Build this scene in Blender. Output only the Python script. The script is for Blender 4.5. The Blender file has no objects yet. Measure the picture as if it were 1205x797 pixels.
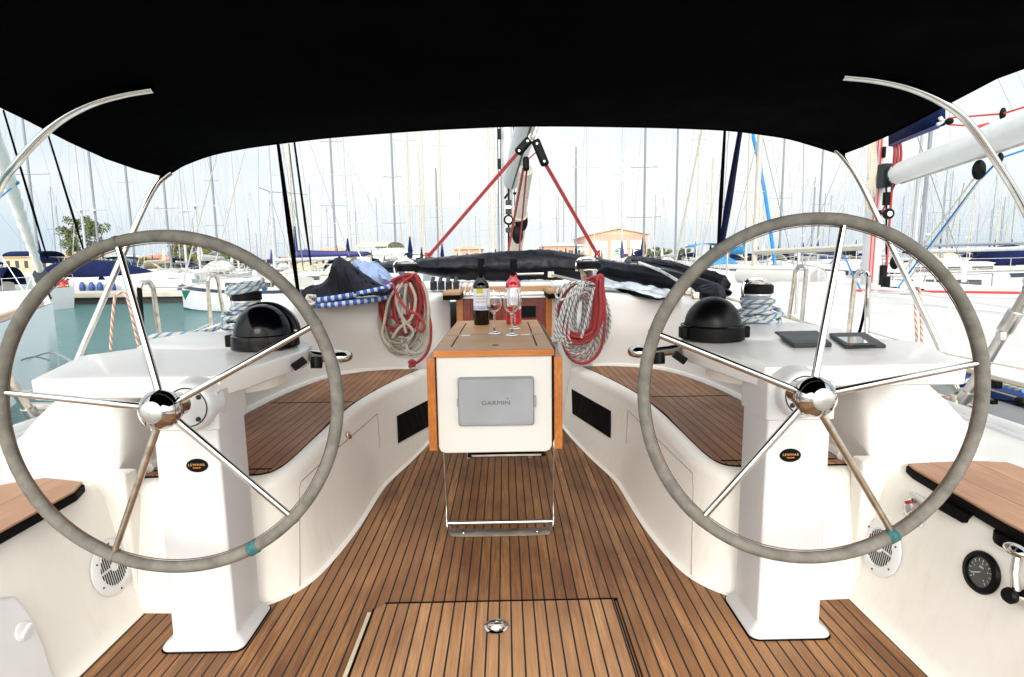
import bpy, bmesh, math, random
from mathutils.bvhtree import BVHTree
from mathutils import Vector, Matrix, noise
R = math.radians
random.seed(7)
SC = bpy.context.scene
COL = SC.collection
V = Vector
# ------------------------------------------------------------------ camera
FP, PW, PH = 675.0, 1205.0, 797.0
PITCH, YAW, ROLL = R(7.64), R(0.64), R(-0.8)
CAM = V((0.04, 0.0, 1.25))
RM = (Matrix.Rotation(-YAW, 3, 'Z') @ Matrix.Rotation(R(90) - PITCH, 3, 'X') @ Matrix.Rotation(ROLL, 3, 'Z'))
def ray(px, py): return RM @ V(((px - PW / 2) / FP, -(py - PH / 2) / FP, -1.0))
def P(px, py, Y):
    d = ray(px, py); return CAM + d * ((Y - CAM.y) / d.y)
def G(px, py, Z):
    d = ray(px, py); return CAM + d * ((Z - CAM.z) / d.z)
def S(px, py, X):
    d = ray(px, py); return CAM + d * ((X - CAM.x) / d.x)
def PL(px, py, p0, n):
    d = ray(px, py); return CAM + d * ((p0 - CAM).dot(n) / d.dot(n))
def M(Y): return Y / FP          # metres per photo pixel at about that distance
cd = bpy.data.cameras.new('camera'); co = bpy.data.objects.new('camera', cd); COL.objects.link(co)
cd.sensor_width = 36; cd.lens = FP / PW * 36; cd.clip_start = 0.05; cd.clip_end = 5000
mw = RM.to_4x4(); mw.translation = CAM; co.matrix_world = mw
SC.camera = co
# ------------------------------------------------------------------ materials
MATS = {}
def newmat(name):
    m = bpy.data.materials.new(name); m.use_nodes = True
    nt = m.node_tree; b = nt.nodes['Principled BSDF']
    MATS[name] = m
    return m, nt, b
def mixrgb(nt, fac, a, b, blend='MIX'):
    n = nt.nodes.new('ShaderNodeMix'); n.data_type = 'RGBA'; n.blend_type = blend
    for i, x in ((0, fac), (6, a), (7, b)):
        if hasattr(x, 'is_output') or isinstance(x, bpy.types.NodeSocket): nt.links.new(x, n.inputs[i])
        elif i == 0: n.inputs[0].default_value = x
        else: n.inputs[i].default_value = (*x, 1) if len(x) == 3 else x
    return n.outputs[2]
def math_(nt, op, a, b=0.0, c=None):
    n = nt.nodes.new('ShaderNodeMath'); n.operation = op
    for i, x in enumerate((a, b, c)):
        if x is None: continue
        if isinstance(x, bpy.types.NodeSocket): nt.links.new(x, n.inputs[i])
        else: n.inputs[i].default_value = x
    return n.outputs[0]
def coords(nt, kind='Object', scale=(1, 1, 1)):
    t = nt.nodes.new('ShaderNodeTexCoord'); mp = nt.nodes.new('ShaderNodeMapping')
    mp.inputs['Scale'].default_value = scale
    nt.links.new(t.outputs[kind], mp.inputs[0]); return mp.outputs[0]
def noise_(nt, vec, sc=5, det=3, rough=.55):
    n = nt.nodes.new('ShaderNodeTexNoise'); n.inputs['Scale'].default_value = sc
    n.inputs['Detail'].default_value = det; n.inputs['Roughness'].default_value = rough
    nt.links.new(vec, n.inputs['Vector']); return n.outputs[0]
def remap(nt, v, a, b, c=0, d=1):
    n = nt.nodes.new('ShaderNodeMapRange'); nt.links.new(v, n.inputs[0])
    for i, x in enumerate((a, b, c, d)): n.inputs[i + 1].default_value = x
    return n.outputs[0]
def bump(nt, b, h, st=.3, dist=.002):
    n = nt.nodes.new('ShaderNodeBump'); n.inputs['Strength'].default_value = st; n.inputs['Distance'].default_value = dist
    nt.links.new(h, n.inputs['Height']); nt.links.new(n.outputs[0], b.inputs['Normal'])
def mat(name, col, rough=.5, metal=0, var=.12, vs=6, coat=0, bmp=0, bs=60, bd=.001, spec=.5, alpha=None, col2=None, sheen=0):
    m, nt, b = newmat(name)
    c = coords(nt)
    nz = noise_(nt, c, vs, 4)
    lo = tuple(x * (1 - var) for x in col); hi = tuple(min(1, x * (1 + var)) for x in col)
    if col2: lo, hi = col, col2
    nt.links.new(mixrgb(nt, remap(nt, nz, .3, .7), lo, hi), b.inputs['Base Color'])
    b.inputs['Roughness'].default_value = rough; b.inputs['Metallic'].default_value = metal
    b.inputs['Coat Weight'].default_value = coat; b.inputs['Coat Roughness'].default_value = .08
    b.inputs['Specular IOR Level'].default_value = spec
    if sheen: b.inputs['Sheen Weight'].default_value = sheen
    nt.links.new(math_(nt, 'MULTIPLY_ADD', nz, rough * .5, rough * .75), b.inputs['Roughness'])
    if bmp: bump(nt, b, noise_(nt, c, bs, 3), bmp, bd)
    return m
def gelcoat(name, col, stain=(.62, .55, .42), amt=.35, rough=.28):
    m, nt, b = newmat(name); c = coords(nt)
    n1 = noise_(nt, c, 2.2, 6, .6); n2 = noise_(nt, coords(nt, 'Object', (9, 9, 2.5)), 3, 5, .7)
    f = math_(nt, 'MULTIPLY', remap(nt, n1, .42, .70), remap(nt, n2, .44, .72))
    base = mixrgb(nt, remap(nt, n1, .3, .7), tuple(x * .96 for x in col), col)
    nt.links.new(mixrgb(nt, math_(nt, 'MULTIPLY', f, amt), base, stain), b.inputs['Base Color'])
    nt.links.new(math_(nt, 'MULTIPLY_ADD', n2, .25, rough - .08), b.inputs['Roughness'])
    b.inputs['Coat Weight'].default_value = .25; b.inputs['Coat Roughness'].default_value = .12
    bump(nt, b, noise_(nt, c, 3, 2), .15, .004)
    return m
def teak(name, w, caulk, ca, cb, cdark, axis='X', off=0.0, rough=.6, gs=1.0):
    m, nt, b = newmat(name)
    t = nt.nodes.new('ShaderNodeTexCoord'); sp = nt.nodes.new('ShaderNodeSeparateXYZ')
    nt.links.new(t.outputs['Object'], sp.inputs[0])
    x = sp.outputs[0 if axis == 'X' else 1]
    q = math_(nt, 'DIVIDE', math_(nt, 'ADD', x, off + 50 * w), w)
    wn = nt.nodes.new('ShaderNodeTexWhiteNoise'); wn.noise_dimensions = '1D'
    nt.links.new(math_(nt, 'FLOOR', q), wn.inputs['W'])
    sc = (130 * gs, 5 * gs, 40) if axis == 'X' else (5 * gs, 130 * gs, 40)
    g1 = noise_(nt, coords(nt, 'Object', sc), 1.0, 6, .65)
    g2 = noise_(nt, coords(nt, 'Object', (7, 2.2, 5) if axis == 'X' else (2.2, 7, 5)), 1.0, 5, .6)
    g3 = noise_(nt, coords(nt, 'Object', (1.7, 1.3, 2)), 1.0, 4, .5)
    col = mixrgb(nt, remap(nt, wn.outputs[0], 0, 1, 0, 1), ca, cb)
    col = mixrgb(nt, remap(nt, g1, .34, .66, .0, .85), col, cdark)
    col = mixrgb(nt, remap(nt, g2, .40, .68, 0, .8), col, cdark)
    col = mixrgb(nt, remap(nt, g3, .4, .75, 0, .35), col, tuple(min(1, x * 1.35 + .03) for x in cb))
    if caulk > 0:
        fr = math_(nt, 'FRACT', q)
        k = math_(nt, 'LESS_THAN', fr, caulk / w)
        col = mixrgb(nt, k, col, (.006, .006, .007))
        h = math_(nt, 'SUBTRACT', math_(nt, 'MULTIPLY', g1, .25), k)
        nt.links.new(math_(nt, 'MULTIPLY_ADD', k, .1, rough), b.inputs['Roughness'])
        bump(nt, b, h, .6, .0015)
    else:
        b.inputs['Roughness'].default_value = rough
        bump(nt, b, g1, .2, .0008)
    nt.links.new(col, b.inputs['Base Color'])
    return m
def ropemat(name, base, fleck, n=22.0, duty=.3, twist=2, sw=.9):
    m, nt, b = newmat(name)
    t = nt.nodes.new('ShaderNodeUVMap'); sp = nt.nodes.new('ShaderNodeSeparateXYZ'); nt.links.new(t.outputs[0], sp.inputs[0])
    u, v = sp.outputs[0], sp.outputs[1]
    ph = math_(nt, 'FRACT', math_(nt, 'ADD', math_(nt, 'MULTIPLY', u, n), math_(nt, 'MULTIPLY', v, twist)))
    k = math_(nt, 'LESS_THAN', ph, duty)
    col = mixrgb(nt, k, base, fleck)
    br = math_(nt, 'SINE', math_(nt, 'MULTIPLY', math_(nt, 'ADD', math_(nt, 'MULTIPLY', u, 150), math_(nt, 'MULTIPLY', v, 4)), 6.283))
    col = mixrgb(nt, remap(nt, br, -1, 1, 0, .3), col, tuple(x * .45 for x in base))
    nt.links.new(col, b.inputs['Base Color']); b.inputs['Roughness'].default_value = sw
    bump(nt, b, br, .6, .0015)
    return m
white = gelcoat('gelcoat_white', (.72, .71, .69), amt=.16)
cream = gelcoat('gelcoat_cream', (.85, .825, .77), amt=.3)
nonskid = mat('deck_nonskid', (.54, .535, .52), .6, var=.04, bmp=.3, bs=260)
pedmat = gelcoat('pedestal_white', (.60, .605, .61), amt=.08)
chrome = mat('stainless', (.56, .54, .51), .06, 1, var=.1, vs=18)
brushed = mat('brushed_steel', (.50, .48, .45), .36, 1, var=.2, vs=14)
tarnish = mat('tarnished_steel', (.56, .50, .42), .3, 1, var=.3, vs=22)
alum = mat('anodised_aluminium', (.72, .73, .74), .35, .6, var=.08)
mastm = mat('mast_white', (.52, .53, .54), .4, 0, var=.06)
blackp = mat('black_plastic', (.0015, .0015, .002), .45, spec=.12)
blackg = mat('black_gloss', (.0008, .0008, .0015), .16, spec=.2)
blackr = mat('black_rubber', (.002, .002, .002), .7, spec=.08)
canvas = mat('black_canvas', (.0005, .0005, .0006), .95, var=.3, spec=.02, bmp=.25, bs=500)
sprayc = mat('dark_navy_canvas', (.0012, .0018, .006), .36, var=.6, vs=7, spec=.22, bmp=.4, bs=14, bd=.01)
navy = mat('navy_canvas', (.004, .009, .045), .8, spec=.1, var=.4, vs=4, bmp=.5, bs=8, bd=.03)
clothn = mat('charcoal_cloth', (.013, .013, .022), .8, var=.5, vs=5, spec=.2, bmp=.35, bs=300)
clothb = mat('pale_blue_cloth', (.23, .30, .48), .9, var=.3, vs=9, bmp=.5, bs=14, bd=.01)
turq = mat('turquoise_canvas', (.03, .22, .42), .8, var=.3)
beigec = mat('beige_canvas', (.52, .46, .33), .85, var=.2)
leather = mat('grey_suede', (.145, .136, .118), .85, var=.28, vs=26, bmp=.5, bs=160, bd=.0015, spec=.25)
twinem = mat('turquoise_twine', (.03, .12, .125), .8, var=.4, vs=80)
darkg = mat('dark_grey_plastic', (.030, .034, .038), .5, spec=.2, var=.1)
greyp = mat('grey_plastic_cover', (.24, .26, .28), .5, var=.12, vs=5, bmp=.15, bs=200)
greytext = mat('grey_lettering', (.07, .075, .08), .5)
whitep = mat('white_plastic', (.74, .75, .76), .35, var=.03)
lcd = mat('lcd_glass', (.05, .055, .05), .1, coat=.5)
redp = mat('red_plastic', (.30, .012, .010), .4)
orangep = mat('orange_print', (.55, .09, .02), .5)
yellowp = mat('yellow_print', (.62, .58, .05), .6)
paper = mat('label_paper', (.74, .75, .80), .7, var=.05, vs=30, bmp=.1)
labelblue = mat('label_blue', (.42, .47, .66), .7, var=.3, vs=50)
inkm = mat('label_ink', (.12, .12, .2), .7)
lipm = mat('orange_varnished_edge', (.50, .19, .035), .3, coat=.5, var=.2, vs=14)
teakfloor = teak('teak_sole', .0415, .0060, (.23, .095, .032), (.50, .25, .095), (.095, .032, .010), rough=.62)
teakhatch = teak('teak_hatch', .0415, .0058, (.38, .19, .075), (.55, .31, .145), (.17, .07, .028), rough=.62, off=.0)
teakseat = teak('teak_seat', .047, .0044, (.29, .135, .062), (.43, .22, .11), (.15, .055, .024), rough=.6)
teakhelm = teak('teak_helm_seat', .155, .002, (.42, .24, .14), (.47, .28, .17), (.27, .13, .07), rough=.6)
tabletopm = teak('table_teak', .4, 0, (.48, .27, .11), (.53, .31, .14), (.36, .17, .06), rough=.4, axis='Y')
varnish = teak('orange_varnish', .5, 0, (.50, .19, .035), (.54, .21, .04), (.34, .10, .015), rough=.25, axis='Y')
leafm = teak('leaf_varnish', .5, 0, (.47, .17, .03), (.50, .19, .035), (.30, .08, .012), rough=.25)
mahog = teak('mahogany', .3, 0, (.22, .028, .016), (.26, .04, .02), (.09, .01, .006), rough=.25)
railteak = teak('rail_teak', .3, 0, (.40, .24, .12), (.44, .27, .14), (.26, .13, .06), rough=.5, axis='Y')
r_red = ropemat('rope_red', (.37, .045, .048), (.24, .025, .03), 60, .3)
r_beige = ropemat('rope_beige', (.50, .46, .38), (.40, .36, .29), 60, .4)
r_blue = ropemat('rope_blue_fleck', (.58, .58, .54), (.03, .06, .17), 24, .26)
r_redw = ropemat('rope_red_fleck', (.60, .57, .53), (.50, .04, .05), 24, .3)
r_cyan = ropemat('rope_cyan_fleck', (.60, .58, .52), (.06, .24, .48), 19, .36, 2)
r_ow = ropemat('rope_orange_fleck', (.66, .58, .48), (.50, .13, .08), 22, .42)
r_bw = ropemat('rope_blue_white', (.46, .55, .68), (.012, .07, .36), 21, .55, 0)
r_sky = ropemat('rope_sky_blue', (.02, .24, .60), (.02, .18, .5), 40, .3)
r_cream = ropemat('rope_cream', (.64, .60, .50), (.50, .46, .36), 40, .3)
r_black = mat('black_webbing', (.001, .001, .0012), .9, spec=.03)
r_navy = mat('dark_blue_webbing', (.004, .006, .045), .8, spec=.08)
wire = mat('rigging_wire', (.22, .23, .25), .4, .3)
farmast = mat('far_mast_paint', (.40, .41, .43), .45, var=.08)
farmastb = mat('far_mast_beige', (.42, .395, .34), .45, var=.08)
farmastg = mat('far_mast_grey', (.17, .185, .21), .45, var=.08)
hullw = mat('far_hull_white', (.60, .61, .62), .3, coat=.3, var=.04, vs=.8)
hullc = mat('far_cabin_white', (.54, .53, .50), .4, var=.05, vs=1)
hullb = mat('hull_blue_stripe', (.015, .055, .30), .3, coat=.4, var=.15)
hulln = mat('hull_navy', (.012, .018, .05), .3, coat=.4)
hullg = mat('hull_green', (.01, .12, .08), .3)
gold = mat('gold_line', (.50, .36, .14), .4)
winm = mat('dark_window', (.012, .016, .022), .12)
fend = mat('fender_blue', (.02, .06, .22), .5)
fendn = mat('fender_navy', (.008, .012, .11), .5)
def glassmat(name, col, rough=0.0, ior=1.45):
    m, nt, b = newmat(name); b.inputs['Transmission Weight'].default_value = 1
    b.inputs['Base Color'].default_value = (*col, 1); b.inputs['Roughness'].default_value = rough; b.inputs['IOR'].default_value = ior
    return m
glass = glassmat('clear_glass', (1, 1, 1), 0, 1.42)
rose = mat('rose_bottle_glass', (.50, .014, .030), .05, var=.35, vs=30, coat=.6)
darkbottle = mat('dark_bottle_glass', (.0015, .001, .001), .06, spec=.4)
vinyl = glassmat('clear_vinyl', (.86, .88, .92), .15, 1.05)

# ------------------------------------------------------------------ mesh helpers
OFF = {}
class MB:
    def __init__(s): s.v = []; s.f = []; s.uv = {}
    def add(s, vs, fs, uvs=None):
        o = len(s.v); s.v += [V(a) for a in vs]
        for i, f in enumerate(fs):
            s.f.append([a + o for a in f])
            if uvs: s.uv[len(s.f) - 1] = uvs[i]
        return s
    def box(s, x0, x1, y0, y1, z0, z1):
        return s.add([(x0, y0, z0), (x1, y0, z0), (x1, y1, z0), (x0, y1, z0), (x0, y0, z1), (x1, y0, z1), (x1, y1, z1), (x0, y1, z1)],
                     [(0, 3, 2, 1), (4, 5, 6, 7), (0, 1, 5, 4), (1, 2, 6, 5), (2, 3, 7, 6), (3, 0, 4, 7)])
    def obox(s, c, dims, mtx=None):
        a, b, d = (x / 2 for x in dims); c = V(c)
        vs = [V(p) for p in [(-a, -b, -d), (a, -b, -d), (a, b, -d), (-a, b, -d), (-a, -b, d), (a, -b, d), (a, b, d), (-a, b, d)]]
        if mtx: vs = [mtx @ p for p in vs]
        return s.add([c + p for p in vs], [(0, 3, 2, 1), (4, 5, 6, 7), (0, 1, 5, 4), (1, 2, 6, 5), (2, 3, 7, 6), (3, 0, 4, 7)])
    def loft(s, rings, closed=True, caps=True, loop=False):
        n = len(rings[0]); vs = [p for r in rings for p in r]; fs = []
        m = len(rings)
        for i in range(m if loop else m - 1):
            j = (i + 1) % m
            for k in range(n if closed else n - 1):
                k2 = (k + 1) % n
                fs.append((i * n + k, i * n + k2, j * n + k2, j * n + k))
        if caps and closed and not loop: fs += [tuple(range(n - 1, -1, -1)), tuple((m - 1) * n + k for k in range(n))]
        return s.add(vs, fs)
    def prism(s, poly, z0, z1):
        a = [V((p[0], p[1], p[2] + z0 if len(p) > 2 else z0)) for p in poly]; b = [V((p[0], p[1], p[2] + z1 if len(p) > 2 else z1)) for p in poly]
        return s.loft([a, b])
    def extr(s, pts, d):
        d = V(d); return s.loft([[V(p) for p in pts], [V(p) + d for p in pts]])
    def tube(s, pts, r, n=8, closed=False, caps=True, squash=1.0):
        pts = [V(p) for p in pts]; m = len(pts)
        rr = r if isinstance(r, (list, tuple)) else [r] * m
        tang = []
        for i in range(m):
            a = pts[(i - 1) % m] if (closed or i > 0) else pts[i]; b = pts[(i + 1) % m] if (closed or i < m - 1) else pts[i]
            t = (b - a); tang.append(t.normalized() if t.length > 1e-9 else V((0, 0, 1)))
        u = tang[0].orthogonal().normalized(); L = 0; vs = []; ls = []
        for i in range(m):
            if i: L += (pts[i] - pts[i - 1]).length
            u = (u - tang[i] * u.dot(tang[i])); u = u.normalized() if u.length > 1e-9 else tang[i].orthogonal().normalized()
            w = tang[i].cross(u); ls.append(L)
            for k in range(n):
                a = 2 * math.pi * k / n; vs.append(pts[i] + (u * math.cos(a) + w * math.sin(a) * squash) * rr[i])
        fs = []; uvs = []
        for i in range(m if closed else m - 1):
            j = (i + 1) % m; l2 = ls[j] if j else L + (pts[0] - pts[-1]).length
            for k in range(n):
                k2 = (k + 1) % n; fs.append((i * n + k, i * n + k2, j * n + k2, j * n + k))
                uvs.append(((ls[i], k / n), (ls[i], (k + 1) / n), (l2, (k + 1) / n), (l2, k / n)))
        if caps and not closed:
            fs += [tuple(range(n - 1, -1, -1)), tuple((m - 1) * n + k for k in range(n))]; uvs += [[(0, 0)] * n, [(0, 0)] * n]
        return s.add(vs, fs, uvs)
    def lathe(s, prof, c, axis=(0, 0, 1), n=24, caps=True):
        c = V(c); q = V((0, 0, 1)).rotation_difference(V(axis).normalized())
        return s.loft([[c + q @ V((r * math.cos(2 * math.pi * k / n), r * math.sin(2 * math.pi * k / n), z)) for k in range(n)] for r, z in prof], True, caps)
    def ell(s, c, rad, n=16, m=10):
        c = V(c); rings = []
        for i in range(m + 1):
            a = math.pi * (i + (.02 if i == 0 else -.02 if i == m else 0)) / m
            rings.append([c + V((rad[0] * math.sin(a) * math.cos(2 * math.pi * k / n), rad[1] * math.sin(a) * math.sin(2 * math.pi * k / n), -rad[2] * math.cos(a))) for k in range(n)])
        return s.loft(rings)
    def build(s, name, m, parent=None, smooth=35, bevel=0, seg=2, sub=0, solid=0, label=None, recalc=True):
        off = OFF.get(parent, V((0, 0, 0))) if parent is not None else V((0, 0, 0))
        me = bpy.data.meshes.new(name); me.from_pydata([tuple(p - off) for p in s.v], [], s.f)
        if s.uv:
            ul = me.uv_layers.new(name='UVMap')
            for i, p in enumerate(me.polygons):
                if i in s.uv:
                    for li, c in zip(p.loop_indices, s.uv[i]): ul.data[li].uv = c
        if recalc:
            bm = bmesh.new(); bm.from_mesh(me); bmesh.ops.recalc_face_normals(bm, faces=bm.faces); bm.to_mesh(me); bm.free()
        me.materials.append(m)
        o = bpy.data.objects.new(name, me); COL.objects.link(o)
        if smooth:
            for p in me.polygons: p.use_smooth = True
            me.set_sharp_from_angle(angle=R(smooth))
        if solid:
            md = o.modifiers.new('solid', 'SOLIDIFY'); md.thickness = solid; md.offset = 0
        if sub:
            md = o.modifiers.new('sub', 'SUBSURF'); md.levels = sub; md.render_levels = sub
        if bevel:
            md = o.modifiers.new('bevel', 'BEVEL'); md.width = bevel; md.segments = seg; md.limit_method = 'ANGLE'; md.angle_limit = R(30); md.harden_normals = False
        if parent is not None: o.parent = parent; OFF[o] = off
        if label: o['label'] = label
        return o
def thing(name, label, cat, loc=(0, 0, 0), group=None):
    o = bpy.data.objects.new(name, None); COL.objects.link(o); o.location = V(loc); OFF[o] = V(loc)
    o.empty_display_size = .1
    o['label'] = label; o['category'] = cat
    if group: o['group'] = group
    return o
def tag(o, label, cat, group=None, kind=None):
    o['label'] = label
    if cat: o['category'] = cat
    if group: o['group'] = group
    if kind: o['kind'] = kind
    return o
def struct(o, label):
    o['kind'] = 'structure'; o['label'] = label; return o
def text(body, size, m, parent, mtx, name='lettering', ext=.001, space=1.0, bold=0):
    c = bpy.data.curves.new(name, 'FONT'); c.body = body; c.size = size; c.extrude = ext; c.align_x = 'CENTER'; c.align_y = 'CENTER'
    c.space_character = space; c.offset = bold
    c.materials.append(m)
    o = bpy.data.objects.new(name, c); COL.objects.link(o)
    mm = mtx.copy(); mm.translation = mtx.translation - OFF[parent]
    o.parent = parent; o.matrix_local = mm
    return o
def cr(pts, n=6, closed=False):
    pts = [V(p) for p in pts]; m = len(pts); out = []
    rng = range(m) if closed else range(m - 1)
    for i in rng:
        p1, p2 = pts[i], pts[(i + 1) % m]
        p0 = pts[(i - 1) % m] if (closed or i > 0) else p1 * 2 - p2
        p3 = pts[(i + 2) % m] if (closed or i + 2 < m) else p2 * 2 - p1
        for k in range(n):
            t = k / n
            out.append(.5 * ((2 * p1) + (p2 - p0) * t + (2 * p0 - 5 * p1 + 4 * p2 - p3) * t * t + (3 * p1 - p0 - 3 * p2 + p3) * t ** 3))
    if not closed: out.append(pts[-1])
    return out
def interp(tab, x):
    if x <= tab[0][0]: return tab[0][1]
    for (a, b), (c, d) in zip(tab, tab[1:]):
        if x <= c: return b + (d - b) * (x - a) / (c - a)
    return tab[-1][1]
FWD = Matrix(((1, 0, 0, 0), (0, 0, -1, 0), (0, 1, 0, 0), (0, 0, 0, 1)))   # local XY plane -> faces aft (-Y)
def facing(loc, n, up=(0, 0, 1)):
    n = V(n).normalized(); x = V(up).cross(n).normalized(); y = n.cross(x)
    m = Matrix((x, y, n)).transposed().to_4x4(); m.translation = V(loc); return m
def mpt(m, x, y, z=0): return m @ V((x, y, z))

# ------------------------------------------------------------------ world & sun
SUN_EL, SUN_AZ = R(21), R(183)     # azimuth clockwise from +Y: from aft
w = bpy.data.worlds.new('World'); SC.world = w; w.use_nodes = True
nt = w.node_tree; bg = nt.nodes['Background']
sky = nt.nodes.new('ShaderNodeTexSky'); sky.sky_type = 'NISHITA'; sky.sun_disc = False
sky.sun_elevation = SUN_EL; sky.sun_rotation = SUN_AZ; sky.air_density = 1; sky.dust_density = 2
tc = nt.nodes.new('ShaderNodeTexCoord')
mp = nt.nodes.new('ShaderNodeMapping'); mp.inputs['Scale'].default_value = (1.0, 1.0, 3.2); nt.links.new(tc.outputs['Generated'], mp.inputs[0])
cl = noise_(nt, mp.outputs[0], 1.5, 3, .45)
sp = nt.nodes.new('ShaderNodeSeparateXYZ'); nt.links.new(tc.outputs['Generated'], sp.inputs[0])
cloud = mixrgb(nt, remap(nt, cl, .40, .62), (4.85, 6.0, 6.8), (7.9, 8.05, 8.1))
zen = remap(nt, sp.outputs[2], .24, .9, 1.0, 1.5)
aft = remap(nt, sp.outputs[1], .1, -.7, 1.0, 3.3)
k = math_(nt, 'MULTIPLY', zen, aft)
kk = nt.nodes.new('ShaderNodeVectorMath'); kk.operation = 'SCALE'; cloud = mixrgb(nt, remap(nt, sp.outputs[1], .1, -.6, 0, 1), cloud, (8.3, 8.0, 7.6)); nt.links.new(cloud, kk.inputs[0]); nt.links.new(k, kk.inputs['Scale'])
nt.links.new(mixrgb(nt, .93, sky.outputs[0], kk.outputs[0]), bg.inputs[0]); bg.inputs[1].default_value = .1
sl = bpy.data.lights.new('sun', 'SUN'); sl.energy = 1.25; sl.angle = R(24); sl.color = (1, .955, .89)
so = bpy.data.objects.new('sun', sl); COL.objects.link(so)
sd = V((math.sin(SUN_AZ) * math.cos(SUN_EL), math.cos(SUN_AZ) * math.cos(SUN_EL), math.sin(SUN_EL)))
so.rotation_euler = sd.to_track_quat('Z', 'Y').to_euler(); so.location = (0, -5, 8)
SC.view_settings.view_transform = 'Standard'; SC.view_settings.look = 'None'; SC.view_settings.gamma = 1
SC.view_settings.exposure = 0.45
SC.cycles.use_denoising = True; SC.cycles.max_bounces = 10; SC.cycles.transmission_bounces = 10; SC.cycles.caustics_reflective = False; SC.cycles.caustics_refractive = False
SC.cycles.sample_clamp_indirect = 6
WZ = -0.75
# ================================================================== THE YACHT WE STAND ON
yacht = thing('sailing_yacht', 'white sailing yacht with teak laid cockpit sole and benches, seen from its own stern', 'sailboat', (0, 2, 0))
# hull
def deckz(y): return interp([(0, .50), (4, .56), (7, .66), (12, .95)], y)
HB = [(0.3, 1.98), (2, 2.13), (4, 2.12), (6, 1.92), (8, 1.5), (10, .85), (11.8, .06)]
mb = MB(); rings = []
for y in [0.3, 1, 2, 3, 4, 5, 6, 7, 8, 9, 10, 11, 11.8]:
    b = interp(HB, y); z = deckz(y) - .012
    rings.append([V((-b, y, z)), V((-b * .99, y, z - .5)), V((-b * .9, y, WZ)), V((-b * .6, y, WZ - .3)), V((b * .6, y, WZ - .3)), V((b * .9, y, WZ)), V((b * .99, y, z - .5)), V((b, y, z))])
mb.loft(rings, closed=False, caps=False)
hull = mb.build('hull', white, yacht)
# side decks and foredeck
mb = MB()
for s in (-1, 1):
    ys = [.3, 1, 2, 3, 4, 4.5]
    mb.loft([[V((s * 1.55, y, deckz(y) - .06)), V((s * 1.9, y, deckz(y))), V((s * interp(HB, y), y, deckz(y)))] for y in ys], closed=False, caps=False)
ys = [4.5, 5, 6, 7, 8, 9, 10, 11, 11.8]
mb.loft([[V((-interp(HB, y), y, deckz(y))), V((0, y, deckz(y) + .05)), V((interp(HB, y), y, deckz(y)))] for y in ys], closed=False, caps=False)
deck = mb.build('deck', nonskid, yacht)
# toe rails (aluminium genoa track)
for s in (-1, 1):
    mb = MB()
    pts = [V((s * (interp(HB, y) - .05), y, deckz(y))) for y in [.3, 1, 1.6, 2.2, 2.8, 3.4, 4, 5, 6, 7, 8, 9, 10, 11]]
    prof = [(-.028, 0), (-.028, .012), (-.012, .018), (-.012, .045), (.012, .045), (.012, .018), (.028, .012), (.028, 0)]
    mb.loft([[p + V((a, 0, b)) for a, b in prof] for p in pts])
    mb.build('toe_rail', alum, yacht)
# sole
sole_pts = [(-1.33, .3), (-1.335, 1.97), (-.98, 2.0), (-.98, 4.4), (-.42, 4.75), (.42, 4.75), (.98, 4.4), (.98, 2.0), (1.335, 1.97), (1.33, .3)]
mb = MB(); mb.prism([(a, b) for a, b in sole_pts], -.03, 0)
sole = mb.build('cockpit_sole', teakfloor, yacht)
# hatch in the sole
hx0, hx1 = G(443, 714, 0).x, G(722, 708, 0).x; hy = G(584, 710, 0).y
mb = MB(); mb.prism([(hx0, .5), (hx1, .5), (hx1, hy), (hx0 + .03, hy), (hx0, hy - .03)], .001, .007)
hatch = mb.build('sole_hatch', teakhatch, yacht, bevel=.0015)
mb = MB(); mb.box(hx0 - .007, hx0, .5, hy - .03, .0005, .0085); mb.box(hx1, hx1 + .004, .5, hy, .0005, .0085); mb.box(hx1 + .012, hx1 + .016, .5, hy, .0005, .003); mb.box(hx0 + .03, hx1 + .016, hy, hy + .006, .0005, .0085)
mb.build('seal', blackr, hatch)
mb = MB(); mb.box(hx0 - .022, hx0 - .007, .5, hy - .05, .0008, .008); mb.build('edge_strip', mat('hatch_edge_strip', (.55, .47, .33), .5), hatch, bevel=.002)
c = G(584, 738, .008)
mb = MB(); mb.lathe([(.0, 0), (.041, 0), (.041, .004), (.034, .006), (.03, .003), (0, .002)], c, n=32, caps=False)
ring = mb.build('lift_ring', chrome, hatch)
mb = MB(); mb.tube([c + V((.025 * math.cos(a), .025 * math.sin(a), .0065)) for a in [i * math.pi / 10 for i in range(20)]], .0038, 8, closed=True); mb.box(c.x - .026, c.x + .026, c.y - .004, c.y + .004, c.z + .002, c.z + .008)
mb.build('pull_handle', chrome, ring)
# ---------------------------------------------------------------- bench lockers
LB = [(-1.37, 1.985), (-1.1, 1.975), (-.94, 1.975), (-.845, 2.02), (-.775, 2.13), (-.735, 2.3), (-.70, 2.62), (-.685, 3.05), (-.655, 3.25), (-.60, 3.5), (-.53, 3.9), (-.47, 4.32)]
LT = [(-1.40, 2.06), (-1.1, 2.055), (-.98, 2.055), (-.885, 2.08), (-.83, 2.15), (-.80, 2.3), (-.80, 2.62), (-.795, 3.05), (-.775, 3.3), (-.725, 3.6), (-.62, 4.0), (-.535, 4.32)]
TK = [(-1.36, 2.115), (-1.1, 2.115), (-.97, 2.115), (-.90, 2.13), (-.868, 2.18), (-.855, 2.3), (-.855, 2.62), (-.85, 3.05), (-.835, 3.3), (-.79, 3.6), (-.70, 4.0), (-.62, 4.28)]
SOUT = [(-1.36, 2.115), (-1.365, 2.5), (-1.37, 2.92), (-1.34, 3.4), (-1.27, 3.8), (-1.16, 4.08), (-1.0, 4.22), (-.80, 4.29), (-.62, 4.28)]
SZ = .45
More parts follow.
